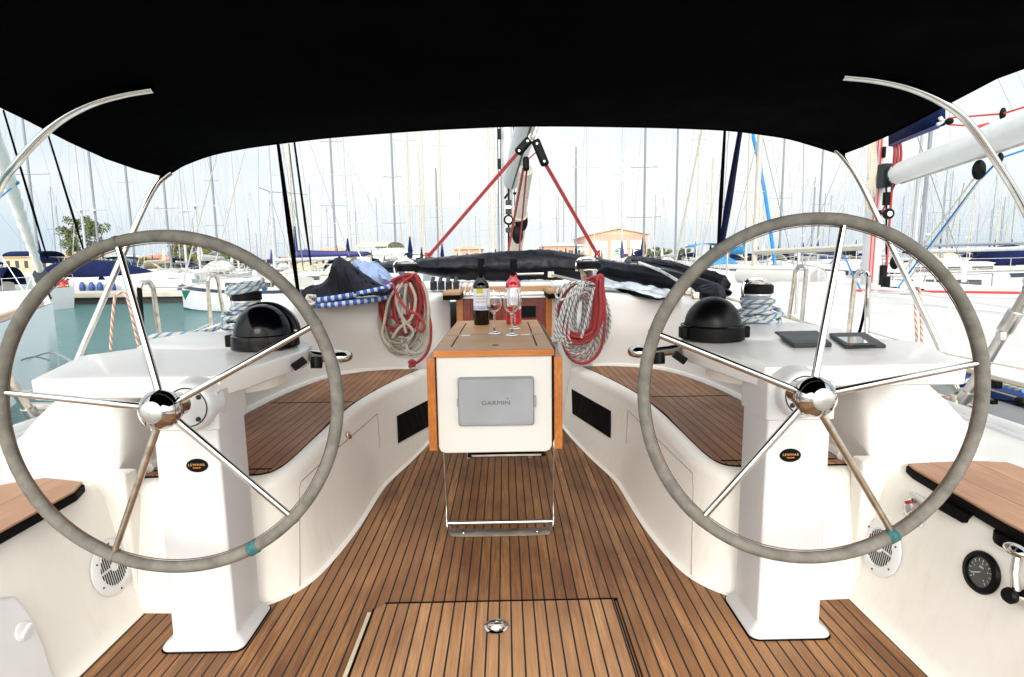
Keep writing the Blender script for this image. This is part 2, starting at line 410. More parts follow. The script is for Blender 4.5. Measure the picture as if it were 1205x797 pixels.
def dens(t): return [(q.x, q.y) for q in cr([(a, b, 0) for a, b in t], 4)]
LB, LT, TK = dens(LB), dens(LT), dens(TK)
for s in (-1, 1):
    f = lambda t, z: [V((-s * a if s > 0 else a, b, z)) for a, b in t]
    f = lambda t, z: [V((-s * a, b, z)) if s > 0 else V((a, b, z)) for a, b in t]
    def inset(t, u, k): return [(a[0] + (b[0] - a[0]) * k, a[1] + (b[1] - a[1]) * k) for a, b in zip(t, u)]
    mb = MB()
    cove = [(a + .03 * min(1, max(0, (i - 6) / 9)), b - .03 * min(1, max(0, (15 - i) / 9))) for i, (a, b) in enumerate(LB)]
    mb.loft([f(cove, .001), f(inset(cove, LB, .7), .008), f(LB, .035), f(inset(LB, LT, .93), SZ - .075), f(inset(LB, LT, .97), SZ - .05), f(LT, SZ - .03), f(inset(LT, TK, .25), SZ - .010), f(inset(LT, TK, .6), SZ), f(TK, SZ)], closed=False, caps=False)
    bvh = BVHTree.FromPolygons([tuple(q) for q in mb.v], mb.f)
    bench = mb.build('bench_locker', cream, yacht, smooth=50)
    # under the teak
    pad = [(-s * a, b) if s > 0 else (a, b) for a, b in TK + SOUT[::-1][1:-1]]
    mb = MB(); mb.prism(pad, SZ - .02, SZ - .001); mb.build('seat_base', cream, bench, smooth=0)
    cx = sum(a for a, b in pad) / len(pad); cy = sum(b for a, b in pad) / len(pad)
    shr = lambda d: [(a + (cx - a) / math.hypot(cx - a, cy - b) * d, b + (cy - b) / math.hypot(cx - a, cy - b) * d) for a, b in pad]
    mb = MB(); mb.prism(shr(.006), SZ - .0005, SZ + .003); mb.build('seat_seal', blackr, bench, smooth=0)
    mb = MB(); mb.prism(shr(.016), SZ, SZ + .007)
    tk = mb.build('teak_seat', teakseat, bench, smooth=0)
    mb = MB()
    for y in (2.175, 3.26):
        xa = interp([(b, a) for a, b in TK[12:]], y); xb = interp([(b, a) for a, b in SOUT], y)
        xs = sorted((-s * (xa - .015), -s * (xb + .015))) if s > 0 else sorted((xa - .015, xb + .015))
        mb = MB(); mb.box(xs[0], xs[1], y - .0055, y + .0055, SZ + .003, SZ + .0082); mb.build('seat_joint', blackr, bench, smooth=0)
    # rim of the bench against the coaming
    mb = MB(); rp = [V(((-s * a if s > 0 else a), b, SZ + .004)) for a, b in cr([(*q, 0) for q in SOUT], 4) for a, b in [(a, b)]] if False else [V(((-s * p.x if s > 0 else p.x), p.y, SZ + .006)) for p in cr([(a, b, 0) for a, b in SOUT], 4)]
    mb.tube([p + V((s * .028, 0, 0)) for p in rp[1:-1]], .022, 8); mb.build('drain_rim', cream, bench)
    # locker door line, recess and latch, following the real surface (ray-projected onto the bench plane)
    pn = V((-s, 0, -.22)).normalized(); pp = V((s * .745, 2.8, .22))
    def on(px, py, o=.0): return PL(px, py, pp, pn) + pn * o
    L = [(399, 690), (398, 570), (446, 487), (448, 526)] if s < 0 else [(815, 690), (816, 557), (738, 480), (737, 522)]
    # door seam built in world coordinates on the bench front
    def front(y, z, o=0):
        xb = -interp([(b, a) for a, b in LB[12:]], y); xt = -interp([(b, a) for a, b in LT[12:]], y)
        return V((s * (xb + (xt - xb) * min(1, (z - .03) / .36) - o), y, z))
    def hit(px, py, o=0.0):
        d = ray(px, py).normalized(); h = bvh.ray_cast(CAM, d)
        if h[0] is None: return None
        n = h[1] if h[1].dot(d) < 0 else -h[1]
        return h[0] + n * o
    Q = [(466.5, 490), (506, 469.5), (505.5, 501), (468, 522)] if s < 0 else [(673.5, 458), (719.5, 484), (719, 516), (674.5, 487)]
    def bil(u, v): return tuple((1 - v) * ((1 - u) * Q[0][i] + u * Q[1][i]) + v * ((1 - u) * Q[3][i] + u * Q[2][i]) for i in (0, 1))
    gr_ = [[hit(*bil(u / 48, v / 16), .005) for u in range(49)] for v in range(17)]
    if all(q is not None for r_ in gr_ for q in r_):
        mb = MB(); mb.loft(gr_, closed=False, caps=False); vg = mb.build('vent_grille', blackr, bench, smooth=0, solid=.004); vg['label'] = 'black oblong vent in bench front'
    def seam(pl, r):
        out = []
        for (a_, b_), (c_, d_) in zip(pl, pl[1:]):
            for i in range(10):
                h_ = hit(a_ + (c_ - a_) * i / 9, b_ + (d_ - b_) * i / 9, .0005)
                if h_ is not None: out.append(h_)
        mb = MB(); mb.tube(out, r, 5); return mb.build('door_seam', MATS.get('seam_grey') or mat('seam_grey', (.30, .28, .25), .6), bench)
    if s < 0: seam([(353, 690), (352, 575), (354, 567), (400, 525), (444, 487), (447, 527)], .0022); LQ = (408, 513)
    else: seam([(813, 690), (816, 575), (815, 557), (775, 518), (739, 483), (737, 522)], .0022); LQ = (768, 507)
    mb = MB(); c = hit(*LQ, .002); m4 = facing(c, (-s, -.15, .2))
    mb.lathe([(.0, .0), (.026, 0), (.024, .006), (0, .004)], c - V((0, 0, .05)), (-s, -.1, .25), 16); mb.build('door_recess', cream, bench)
    mb = MB(); mb.obox(mpt(m4, 0, 0, .006), (.026, .034, .014), m4.to_3x3()); lt = mb.build('latch', tarnish, bench, bevel=.003)
    mb = MB(); mb.obox(mpt(m4, 0, -.008, .014), (.020, .022, .012), m4.to_3x3()); mb.build('latch_button', redp, lt, bevel=.003)
# little green recycling mark on right locker
mb = MB(); c = V((.768, 2.55, .27)); m4 = facing(c, (-1, 0, .2))
for a in range(3):
    t = R(90 + 120 * a); q = [mpt(m4, .011 * math.cos(t + d) , .011 * math.sin(t + d), .003) for d in (-.8, -.3, .3, .75)]
    mb.tube(q, .0018, 4)
mb.build('green_sticker', hullg, bench)
# ---------------------------------------------------------------- coamings
CST = [  # bottom inner, top inner edge, cap outer, deck foot
    ((1.375, 1.99, .40), (1.45, 2.05, .50), (1.80, 2.06, .50), (1.98, 2.07, .48)),
    ((1.375, 2.00, .40), (1.44, 2.17, .70), (1.76, 2.18, .69), (1.98, 2.24, .50)),
    ((1.385, 2.10, .40), (1.42, 2.30, .78), (1.76, 2.32, .76), (1.99, 2.4, .52)),
    ((1.39, 2.45, .40), (1.40, 2.50, .86), (1.78, 2.52, .83), (2.0, 2.6, .53)),
    ((1.395, 2.92, .40), (1.41, 2.95, .885), (1.80, 2.97, .86), (2.0, 3.0, .54)),
    ((1.37, 3.40, .40), (1.41, 3.42, .905), (1.80, 3.45, .88), (2.0, 3.5, .55)),
    ((1.30, 3.82, .40), (1.38, 3.88, .965), (1.75, 3.98, .93), (1.98, 4.1, .56)),
    ((1.19, 4.10, .40), (1.26, 4.14, .99), (1.66, 4.5, .97), (1.92, 4.8, .58)),
    ((1.02, 4.25, .40), (1.07, 4.28, .995), (1.55, 5.1, 1.0), (1.82, 5.6, .6)),
    ((.80, 4.32, .40), (.82, 4.36, 1.0), (1.25, 5.7, 1.03), (1.5, 6.6, .66)),
    ((.62, 4.34, .40), (.635, 4.38, 1.0), (.9, 6.2, 1.05), (1.1, 7.2, .72)),
    ((.53, 4.35, .0), (.535, 4.40, 1.0), (.7, 6.5, 1.06), (.8, 7.6, .75)),
    ((.46, 4.44, .0), (.47, 4.50, 1.0), (.55, 6.6, 1.06), (.6, 7.7, .75)),
    ((.41, 4.72, .0), (.415, 4.74, 1.0), (.40, 6.6, 1.06), (.4, 7.7, .75))]
for s in (-1, 1):
    rings = []
    for b, t, c, d in CST:
        b, t, c, d = (V((s * p[0], p[1], p[2])) for p in (b, t, c, d))
        o = (c - t); o.z = 0; o.normalize(); r = .05
        up = (t - b).normalized(); o2 = (d - c).normalized()
        h = (t - b).length
        rings.append([b, b.lerp(t, .35) , b.lerp(t, .42) + o * -.006 if h > .3 else b.lerp(t, .42), t - up * min(r, h * .4), t - up * r * .3 * min(1, h * 4) + o * r * .3, t + o * r, c - (c - t).normalized() * r, c + o2 * r, d])
    mb = MB(); 
    fine = []
    ncol = len(rings[0]); cols = [cr([rg[j] for rg in rings], 4) for j in range(ncol)]
    fine = [[cols[j][i] for j in range(ncol)] for i in range(len(cols[0]))]
    mb.loft(fine, closed=False, caps=False)
    coam = mb.build('coaming', white, yacht, smooth=60)
for s in (-1, 1):
    mb = MB(); xs = sorted((s * 1.33, s * 1.99)); mb.box(xs[0], xs[1], 1.985, 2.06, -.02, .513); mb.build('coaming_end', cream, yacht, smooth=0, bevel=.01)
# helm side walls, aft
for s in (-1, 1):
    mb = MB(); rings = []
    for y in (.2, .6, 1.0, 1.4, 1.7, 1.99):
        rings.append([V((s * x, y, z)) for x, z in ((1.29, .001), (1.312, .010), (1.328, .04), (1.345, .10), (1.35, .115), (1.385, .30), (1.40, .38), (1.425, .46), (1.44, .478), (1.46, .485), (2.0, .485))])
    mb.loft(rings, closed=False, caps=False)
    # cap panel between side wall and locker
    wallo = mb.build('helm_side_wall', cream, yacht, smooth=60)
def wallp(px, py, s, o=0.0):
    a = V((s * 1.345, 1, .10)); b = V((s * 1.40, 1, .38)); n = (b - a).cross(V((0, 1, 0))).normalized()
    if n.x * s > 0: n = -n
    return PL(px, py, a, n) + n * o, n
# teak helm seats
for s, poly in ((-1, [(98, 560), (34, 551), (-60, 500), (-420, 640), (-140, 700), (2, 617), (45, 590)]), (1, [(1067, 546), (1160, 527), (1222, 552), (1600, 640), (1300, 700), (1205, 622), (1120, 577)])):
    pts = [G(a, b, .515) for a, b in poly]
    top = [(p.x, p.y) for p in pts]
    if s < 0: top = [(-1.43, 1.92), (-1.60, 1.97), (-1.86, 1.80), (-1.86, .75), (-1.40, .75), (-1.395, 1.5), (-1.40, 1.84)]
    else: top = [(1.47, 1.955), (1.70, 1.975), (1.92, 1.93), (1.92, .75), (1.42, .75), (1.42, 1.5), (1.455, 1.9)]
    mb = MB(); mb.prism(top, .508, .516); helm = mb.build('helm_seat', teakhelm, yacht, smooth=0, bevel=.003)
    mb = MB(); cx, cy = s * 1.66, 1.35
    mb.prism([(x - s * .006 if abs(x) < 1.6 else x, y) for x, y in top], .480, .5075); mb.build('seat_pad_edge', blackr, helm, smooth=0, bevel=.004)
    if s > 0:
        mb = MB(); mb.box(1.405, 1.45, 1.62, 1.74, .45, .4795); mb.build('hinge', blackr, helm, bevel=.003)
        mb = MB(); mb.lathe([(0, 0), (.055, 0), (.055, .03), (0, .03)], (1.45, 1.48, .45), n=16); mb.build('locking_pad', blackr, helm, bevel=.003)
# speakers
for s, cpx, cpy in ((-1, 131, 667), (1, 1036, 642)):
    if s < 0: c, n = wallp(cpx, cpy, s, .001)
    else: c, n = wallp(1038, 645, s, .001)
    m4 = facing(c, n)
    mb = MB(); mb.lathe([(0, .001), (.098, .001), (.098, .006), (.088, .012), (.068, .013), (.066, .008), (0, .008)], c, n, 40, caps=False)
    spk = mb.build('speaker', whitep, yacht, smooth=40)
    mb = MB()
    for i in range(-6, 7):
        x = i * .0098; hgt = math.sqrt(max(0, .063 ** 2 - x * x))
        for sg in (-1, 1):
            mb.obox(mpt(m4, x, sg * (hgt / 2 + .002), .0086), (.0042, max(.004, hgt - .004), .0016), m4.to_3x3())
    mb.build('grille_slots', blackp, spk, smooth=0)
    mb = MB(); mb.lathe([(0, 0), (.017, 0), (.017, .004), (0, .005)], mpt(m4, 0, 0, .0085), n, 20); mb.build('centre_cap', whitep, spk)
    mb = MB()
    for a in range(6): mb.lathe([(0, 0), (.004, 0), (.003, .002), (0, .002)], mpt(m4, .084 * math.cos(a * 1.047 + .5), .084 * math.sin(a * 1.047 + .5), .012), n, 8)
    mb.build('mounting_screws', darkg, spk)
# emergency tiller / shower box on the left wall
c, n = wallp(18, 745, -1, .001)
m4 = facing(c, n)
mb = MB(); outl = [(-.25, -.24), (.045, -.26), (.048, -.08), (.040, .03), (.018, .10), (-.03, .125), (-.25, .13)]
mb.loft([[mpt(m4, x, y, 0) for x, y in outl], [mpt(m4, x, y, .014) for x, y in outl], [mpt(m4, x * .95 - .003, y * .94, .022) for x, y in outl]])
bx = mb.build('shower_box', whitep, yacht, smooth=0, bevel=.006, seg=3)
mb = MB(); kc = mpt(m4, 0.0, .0, .022); mb.lathe([(0, 0), (.028, 0), (.028, .004), (.024, .006), (0, .006)], kc, n, 28); mb.obox(mpt(m4, .0, 0, .031), (.044, .010, .012), (m4.to_3x3() @ Matrix.Rotation(R(25), 3, 'Z')))
mb.build('turn_knob', whitep, bx, bevel=.002)
# engine gauge on the right wall
c, n = wallp(1157, 674, 1, .001); m4 = facing(c, n)
mb = MB(); mb.lathe([(0, 0), (.058, 0), (.060, .006), (.056, .013), (.044, .015), (.042, .007), (0, .007)], c, n, 40, caps=False)
gz = mb.build('rev_counter', blackp, yacht, smooth=40)
mb = MB(); mb.lathe([(0, 0), (.042, 0), (.042, .0006), (0, .0006)], mpt(m4, 0, 0, .0075), n, 32); mb.build('dial_face', lcd, gz)
mb = MB()
for i in range(13):
    a = R(225 - i * 22.5); r0, r1 = .030, .037
    mb.tube([mpt(m4, r0 * math.cos(a), r0 * math.sin(a), .0088), mpt(m4, r1 * math.cos(a), r1 * math.sin(a), .0088)], .0006 if i % 2 else .001, 4)
mb.tube([mpt(m4, 0, 0, .0092), mpt(m4, -.026, -.014, .0092)], .0013, 4)
mb.build('dial_markings', whitep, gz)
m5 = m4.copy(); m5.translation = mpt(m4, 0, .014, .0085); 
text('RPM', .008, whitep, gz, m5, ext=.0002)
for i, ch in enumerate('0 1 2 3 4'.split()):
    a = R(225 - i * 67.5); m5 = m4.copy(); m5.translation = mpt(m4, .024 * math.cos(a), .024 * math.sin(a), .0085); text(ch, .008, whitep, gz, m5, ext=.0002, name='numeral')
# throttle lever
c, n = wallp(1200, 700, 1, 0); m4 = facing(c, n)
c1, _ = wallp(1218, 706, 1, .0); c2, _ = wallp(1222, 652, 1, .0)
mb = MB(); mb.lathe([(0, 0), (.03, 0), (.03, .02), (.022, .035), (.018, .06), (0, .06)], c1, n, 24)
th = mb.build('throttle_lever', chrome, yacht)
mb = MB(); mb.tube([c1 + n * .05, c1.lerp(c2, .5) + n * .06, c2 + n * .055], [.011, .010, .012], 12); mb.build('lever_arm', chrome, th)
mb = MB(); mb.lathe([(0, 0), (.018, 0), (.021, .01), (.017, .018), (0, .018)], c1 + n * .06, n, 20); mb.build('hub_cap', blackp, th)
mb = MB(); mb.ell(c2 + n * .06, (.022, .035, .016)); mb.build('lever_knob', chrome, th)
# engine key panel
c, n = wallp(1080, 600, 1, .001); m4 = facing(c, n)
mb = MB(); mb.loft([[mpt(m4, x, y, 0) for x, y in ((-.045, -.05), (.045, -.05), (.045, .05), (-.045, .05))], [mpt(m4, x, y, .014) for x, y in ((-.04, -.045), (.04, -.045), (.04, .045), (-.04, .045))]])
kp = mb.build('engine_key_panel', mat('frosted_panel', (.62, .62, .60), .25, coat=.5), yacht, bevel=.006, seg=3)
mb = MB(); mb.lathe([(0, 0), (.034, 0), (.034, .008), (.028, .012), (.02, .014), (0, .006)], mpt(m4, 0, 0, .014), n, 28); mb.build('key_bezel', chrome, kp)
mb = MB(); mb.obox(mpt(m4, -.008, .018, .030), (.026, .010, .012), m4.to_3x3() @ Matrix.Rotation(R(30), 3, 'Z')); mb.build('red_key', redp, kp, bevel=.003)
# ---------------------------------------------------------------- steering pedestals with consoles
def prism_tapered(mb, a, b): mb.loft([a, b])
PED = {}
for s in (-1, 1):
    if s < 0:
        tl, tr = P(187, 450, 1.76).x, P(262, 450, 1.76).x; bl, br_ = P(212, 750, 1.77).x, P(291, 750, 1.77).x
    else:
        tl, tr = P(897, 445, 1.76).x, P(968, 445, 1.76).x; bl, br_ = P(876, 740, 1.77).x, P(949, 740, 1.77).x
    if s < 0: x0, x1 = -1.075, -.865
    else: x0, x1 = .865, 1.075
    y0, y1 = 1.76, 1.95
    def rr(x0, x1, y0, y1, z, r=.018, n=3):
        out = []
        for cx, cy, a0 in ((x0 + r, y0 + r, 180), (x1 - r, y0 + r, 270), (x1 - r, y1 - r, 0), (x0 + r, y1 - r, 90)):
            for i in range(n + 1):
                a = R(a0 + 90 * i / n); out.append(V((cx + r * math.cos(a), cy + r * math.sin(a), z)))
        return out
    mb = MB()
    mb.loft([rr(x0 - .028, x1 + .028, y0 - .028, y1 + .028, .001, .03, 5), rr(x0 - .030, x1 + .030, y0 - .030, y1 + .030, .008, .03, 5), rr(x0 - .024, x1 + .024, y0 - .024, y1 + .024, .020, .03, 5), rr(x0 - .006, x1 + .006, y0 - .006, y1 + .006, .034, .024, 5),
             rr(x0, x1, y0, y1, .050, .009, 5), rr(x0 + .004, x1 - .004, y0, y1, .735, .009, 5), rr(x0 + .004, x1 - .004, y0, y1, .738, .009, 5), rr(x0 - .004, x1 + .004, y0 - .006, y1 + .006, .742, .009, 5), rr(x0 - .004, x1 + .004, y0 - .006, y1 + .006, .86, .009, 5)])
    ped = mb.build('steering_pedestal', pedmat, yacht, smooth=40)
    PED[s] = ped
    mb = MB(); mb.loft([rr(x0 - .033, x1 + .033, y0 - .033, y1 + .033, .0006, .03, 5), rr(x0 - .033, x1 + .033, y0 - .033, y1 + .033, .004, .03, 5)]); mb.build('base_seal', blackr, ped)
    # boss behind the wheel
    bc = P(228, 476, y0) if s < 0 else P(940, 462, y0)
    mb = MB(); mb.lathe([(.084, .03), (.078, -.018), (.074, -.030), (.068, -.036), (.060, -.038), (0, -.038)], bc, (0, 1, 0), 40, caps=False)
    boss = mb.build('boss', pedmat, ped, smooth=50)
    mb = MB(); mb.tube([bc + V((.060 * math.cos(t), -.038, .060 * math.sin(t))) for t in [i * math.pi / 20 for i in range(40)]], .0022, 5, closed=True)
    mb.build('boss_ring', darkg, ped)
    for a in (40, 130, 220, 310):
        mb = MB(); mb.lathe([(0, 0), (.008, 0), (.007, .004), (0, .005)], bc + V((.049 * math.cos(R(a)), -.038, .049 * math.sin(R(a)))), (0, -1, 0), 12); mb.build('boss_bolt', darkg, ped)
    # oval badge
    lc = P(232, 548, y0 - .002) if s < 0 else P(930, 536, y0 - .002)
    mb = MB(); e = [(.034 * math.cos(t), .022 * math.sin(t)) for t in [i * math.pi / 20 for i in range(40)]]
    mb.loft([[lc + V((x, .003, z)) for x, z in e], [lc + V((x, -.001, z)) for x, z in e], [lc + V((x * .95, -.0025, z * .95)) for x, z in e]])
    bd = mb.build('badge', blackp, ped, smooth=40)
    text('LEWMAR', .0115, mat('badge_lettering', (.55, .33, .10), .4) if s < 0 else MATS['badge_lettering'], bd, Matrix.Translation(lc + V((0, -.0035, .003))) @ FWD, ext=.0004, space=1.18)
    mb = MB(); mb.box(lc.x - .012, lc.x + .012, lc.y - .0038, lc.y - .002, lc.z - .0085, lc.z - .0050); mb.build('badge_stripe', orangep, bd, smooth=0)
    # console wing
    zt = .905
    if s < 0: out = [(-1.45, 1.79), (-1.64, 2.26), (-1.45, 2.62), (-1.15, 2.74), (-.92, 2.68), (-.80, 2.46), (-.775, 2.32), (-.80, 2.16), (-.84, 1.90), (-.87, 1.80)]
    else: out = [(1.52, 1.80), (1.72, 2.28), (1.45, 2.62), (1.15, 2.74), (.92, 2.68), (.80, 2.46), (.775, 2.32), (.80, 2.16), (.84, 1.90), (.87, 1.80)]
    cx, cy = s * 1.2, 2.2
    def ins(d, z): 
        o = []
        for x, y in out:
            L = math.hypot(x - cx, y - cy); o.append(V((x + (cx - x) / L * d, y + (cy - y) / L * d, z)))
        return o
    rr2 = [ins(.30, zt - .080), ins(.05, zt - .072), ins(.006, zt - .070), ins(.001, zt - .066), ins(0, zt - .060), ins(-.003, zt - .010), ins(-.001, zt - .004), ins(.004, zt - .001), ins(.010, zt), ins(.1, zt)]
    if s > 0: rr2 = [list(reversed(q)) for q in rr2]
    # deepen underside toward the seat
    mb = MB(); mb.loft(rr2)
    cons = mb.build('helm_console', white, yacht, smooth=32)
    # fairing lump between console and coaming (raised plinth carrying compass)
    mb = MB(); fr = [(1.02, 2.42), (1.22, 2.36), (1.55, 2.45), (1.66, 2.7), (1.60, 3.0), (1.30, 2.95), (1.0, 2.74), (.9, 2.62)]
    fr = [(s * a, b) for a, b in fr]; fcx, fcy = s * 1.28, 2.68
    def fi(k, z): return [V((fcx + (x - fcx) * k, fcy + (y - fcy) * k, z)) for x, y in fr]
    rr3 = [fi(1.0, zt - .08), fi(1.0, zt - .004), fi(.93, zt + .006), fi(.8, zt + .012)]
    if s > 0: rr3 = [list(reversed(q)) for q in rr3]
    mb.loft(rr3); mb.build('console_plinth', white, cons, smooth=60, sub=0, bevel=.01)
    mb = MB(); rc = V((s * .93, 2.15, 0)); mb.loft([[V((s * 1.0 + .13 * math.cos(t), 2.3 + .17 * math.sin(t), z)) for t in [i * math.pi / 12 for i in range(24)]] for z in (.770, .772, .785, .83)])
    mb.build('cup_holder_underside', cream, cons, smooth=50)
    # stainless grab rail poking out of the console
    g = P(388, 421, 2.32) if s < 0 else P(765, 415, 2.32)
    m4 = Matrix.Translation(g)
    mb = MB()
    pts = [g + V((-s * a, b, z)) for a, b, z in [(-.16, .10, -.005), (-.06, .05, 0), (.0, .01, .0), (.045, -.015, .004), (.062, .01, .004), (.055, .05, .0), (.0, .10, -.005), (-.08, .14, -.01)]]
    mb.tube(cr(pts, 6), .025, 14, squash=.9); grab = mb.build('grab_rail', chrome, cons)
    gb = P(372, 427, 2.26) if s < 0 else P(776, 422, 2.26)
    mb = MB(); mb.lathe([(0, 0), (.022, 0), (.024, .02), (.022, .045), (0, .045)], gb + V((0, 0, -.022)), (0, .25, 1), 20); mb.build('grab_rail_stop', blackp, cons)
    gq = [(343, 435), (360, 423), (350, 424), (348, 428)]
    mb = MB(); q0 = P(352, 428, 2.20) if s < 0 else P(800, 421, 2.20)
    mb.obox(q0, (.055, .02, .03), Matrix.Rotation(R(-35 if s < 0 else 35), 3, 'Y')); mb.build('rail_slot', blackp, cons, bevel=.003)
# instruments on the right console
def deckplate(pxs, z, h, m, parent, name, bev=.006):
    pts = [G(a, b, z) for a, b in pxs]; mb = MB(); mb.prism([(p.x, p.y) for p in pts], z - .004, z + h)
    return mb.build(name, m, parent, smooth=0, bevel=bev, seg=3)
ic = deckplate([(934, 409), (911, 394), (962, 393), (979, 408)], .908, .016, darkg, cons, 'instrument_cover')
idp = deckplate([(995, 410), (975, 395), (1018, 394), (1043, 409)], .908, .012, darkg, cons, 'wind_display')
sc_ = [G(a, b, .922) for a, b in [(998, 404), (985, 396.5), (1012, 396), (1023, 403.5)]]
mb = MB(); mb.prism([(p.x, p.y) for p in sc_], .9198, .9215); mb.build('display_screen', lcd, cons, smooth=0)
mb = MB()
for px in (1006, 1013, 1020, 1027):
    p = G(px, 407, .922); mb.box(p.x - .009, p.x + .009, p.y - .008, p.y + .008, .9198, .924)
mb.build('display_buttons', blackp, cons, bevel=.001)
mb = MB(); p = G(1003, 406.5, .922); mb.box(p.x - .007, p.x + .007, p.y - .007, p.y + .007, .9198, .9242); mb.build('red_button', redp, cons, bevel=.001)
# ---------------------------------------------------------------- compasses
for s, px, py, lab in ((-1, 312, 408, 'glossy black compass dome on the left helm console beside a blue-wrapped winch'), (1, 838, 398, 'matt black hooded compass dome on the right helm console')):
    c = G(px, py, .912); c.z = .912; rr_ = .131
    t = thing('compass', lab, 'compass', c, 'steering compasses')
    mb = MB(); prof = [(0, 0), (rr_ * 1.0, 0), (rr_ * 1.0, .035), (rr_ * .985, .052), (rr_ * .93, .056), (0, .056)]
    mb.lathe(prof, c, n=40); base = mb.build('base', blackg if s < 0 else blackp, t, smooth=35)
    for a in (180, 0):
        mb = MB(); mb.obox(c + V((rr_ * math.cos(R(a)), -.02, .03)), (.03, .05, .05)); mb.build('mounting_lug', blackp, t, bevel=.006)
    mb = MB(); dome = []
    for i in range(13):
        a = R(90 * i / 12); dome.append((rr_ * .90 * math.cos(a) + .0001, .05 + rr_ * .98 * math.sin(a)))
    mb.lathe(dome, c, n=40); mb.build('dome', blackg if s < 0 else mat('satin_black', (.0015, .0015, .002), .35, spec=.18), t, smooth=60)
    mb = MB(); R0 = rr_ * .97
    if s < 0:
        hr = []
        for i in range(13):
            el = R(4 + 86 * i / 12); rr1 = rr_ * 1.03 * math.cos(el)
            hr.append([c + V((rr1 * math.sin(az) , rr1 * math.cos(az) + .03, .045 + rr_ * 1.06 * math.sin(el))) for az in [R(-95 + 190 * k / 24) for k in range(25)]])
        mb.loft(hr, closed=False, caps=False)
        mb.build('hood', blackg, t, smooth=50, solid=.004)
    else:
        mb.tube([c + V((rr_ * .99 * math.cos(a), rr_ * .99 * math.sin(a), .057)) for a in [math.pi * i / 20 for i in range(40)]], .004, 6, closed=True); mb.build('bezel', blackg, t)
# ---------------------------------------------------------------- steering wheels
def wheel(name, lab, ctr, Yw, rpx, hubpx, spokes, Yh, bind):
    c = P(*ctr, Yw); dep = (c - CAM).dot(RM @ V((0, 0, -1))); r = rpx / FP * dep
    t = thing('steering_wheel', lab, 'steering wheel', c, 'twin steering wheels')
    tilt = R(4.0)
    ax = V((0, -math.cos(tilt), math.sin(tilt)))    # faces aft, slightly up
    X = V((1, 0, 0)); Z = V((0, math.sin(tilt), math.cos(tilt)))
    n = 96; rim = []; rad = []
    for i in range(n):
        a = 2 * math.pi * i / n
        rim.append(c + X * (r * math.cos(a)) + Z * (r * math.sin(a))); rad.append(.0170 + .0006 * math.sin(5 * a + 1) + (.0009 if i % 19 == 3 else 0))
    mb = MB(); mb.tube(rim, rad, 16, closed=True); rimo = mb.build('rim', leather, t, smooth=80)
    # stitching seam and leather joints
    mb = MB(); pts = []
    for i in range(n * 2):
        a = math.pi * i / n; pts.append(c + X * ((r - .0195) * math.cos(a)) + Z * ((r - .0195) * math.sin(a)) - ax * .004)
    mb.tube(pts, .0016, 4, closed=True); mb.build('stitching', mat('brown_stitching', (.10, .045, .025), .8) if 'brown_stitching' not in MATS else MATS['brown_stitching'], rimo)
    hub = P(*hubpx, Yh)
    mb = MB(); hx = ax
    mb.lathe([(.0, -.085), (.034, -.085), (.034, -.034), (.046, -.032), (.047, -.014), (.045, -.012), (.053, -.008), (.056, .004), (.054, .016), (.046, .032), (.034, .043), (.030, .047), (0, .048)], hub, hx, 40, caps=False)
    hb = mb.build('hub', chrome, t, smooth=28)
    mb = MB(); mb.lathe([(0, 0), (.028, 0), (.028, .002), (.022, .004), (0, .005)], hub + hx * .046, hx, 32, caps=False); mb.build('hub_cap', brushed, hb)
    mb = MB()
    for k in range(5):
        a = R(72 * k + 20); mb.lathe([(0, 0), (.004, 0), (.004, .002), (0, .003)], hub + X * (.043 * math.cos(a)) + Z * (.043 * math.sin(a)) + hx * .018, hx, 8)
    mb.build('hub_screws', darkg, hb)
    for i, (px, py) in enumerate(spokes):
        q = PL(px, py, c, ax); d = (q - c).normalized(); e = c + d * (r - .006)
        st = hub - hx * .012 + d * .032
        mb = MB(); mb.tube([st, st.lerp(e, .5), e], [.0105, .0098, .0092], 12); mb.build('spoke', tarnish if i == 4 else chrome, t)
    if bind:
        q = PL(*bind, c, ax); d = (q - c).normalized(); a0 = math.atan2(d.dot(Z), d.dot(X)); pts = []
        for i in range(90):
            ph = 2 * math.pi * i / 12; a = a0 + (i / 90 - .5) * .055; rr0 = .0188
            cc = c + X * (r * math.cos(a)) + Z * (r * math.sin(a)); dd = X * math.cos(a) + Z * math.sin(a)
            pts.append(cc + dd * (rr0 * math.cos(ph)) + ax * (rr0 * math.sin(ph)))
        mb = MB(); mb.tube(pts, .0022, 5); mb.build('twine_binding', twinem, t)
    # seams where leather sections meet
    for px, py in spokes:
        q = PL(px, py, c, ax); d = (q - c).normalized(); a0 = math.atan2(d.dot(Z), d.dot(X)); cc = c + d * r; tg = -X * math.sin(a0) + Z * math.cos(a0)
        mb = MB(); mb.tube([cc - tg * .005, cc + tg * .005], .0183, 16); mb.build('leather_joint', leather, rimo)
    return t
wheel('lw', 'left steering wheel, suede rim bound with turquoise twine near the bottom', (200, 476), 1.60, 196.5, (190, 482), [(6, 462), (138, 287), (365, 385), (345, 610), (135, 650)], 1.545, (303, 652))
wheel('rw', 'right steering wheel, suede rim with turquoise twine tied at lower right', (957.5, 460.5), 1.56, 201, (958, 467), [(1160, 426), (993, 262), (770, 392), (825, 612), (1050, 628)], 1.50, (1049, 629))
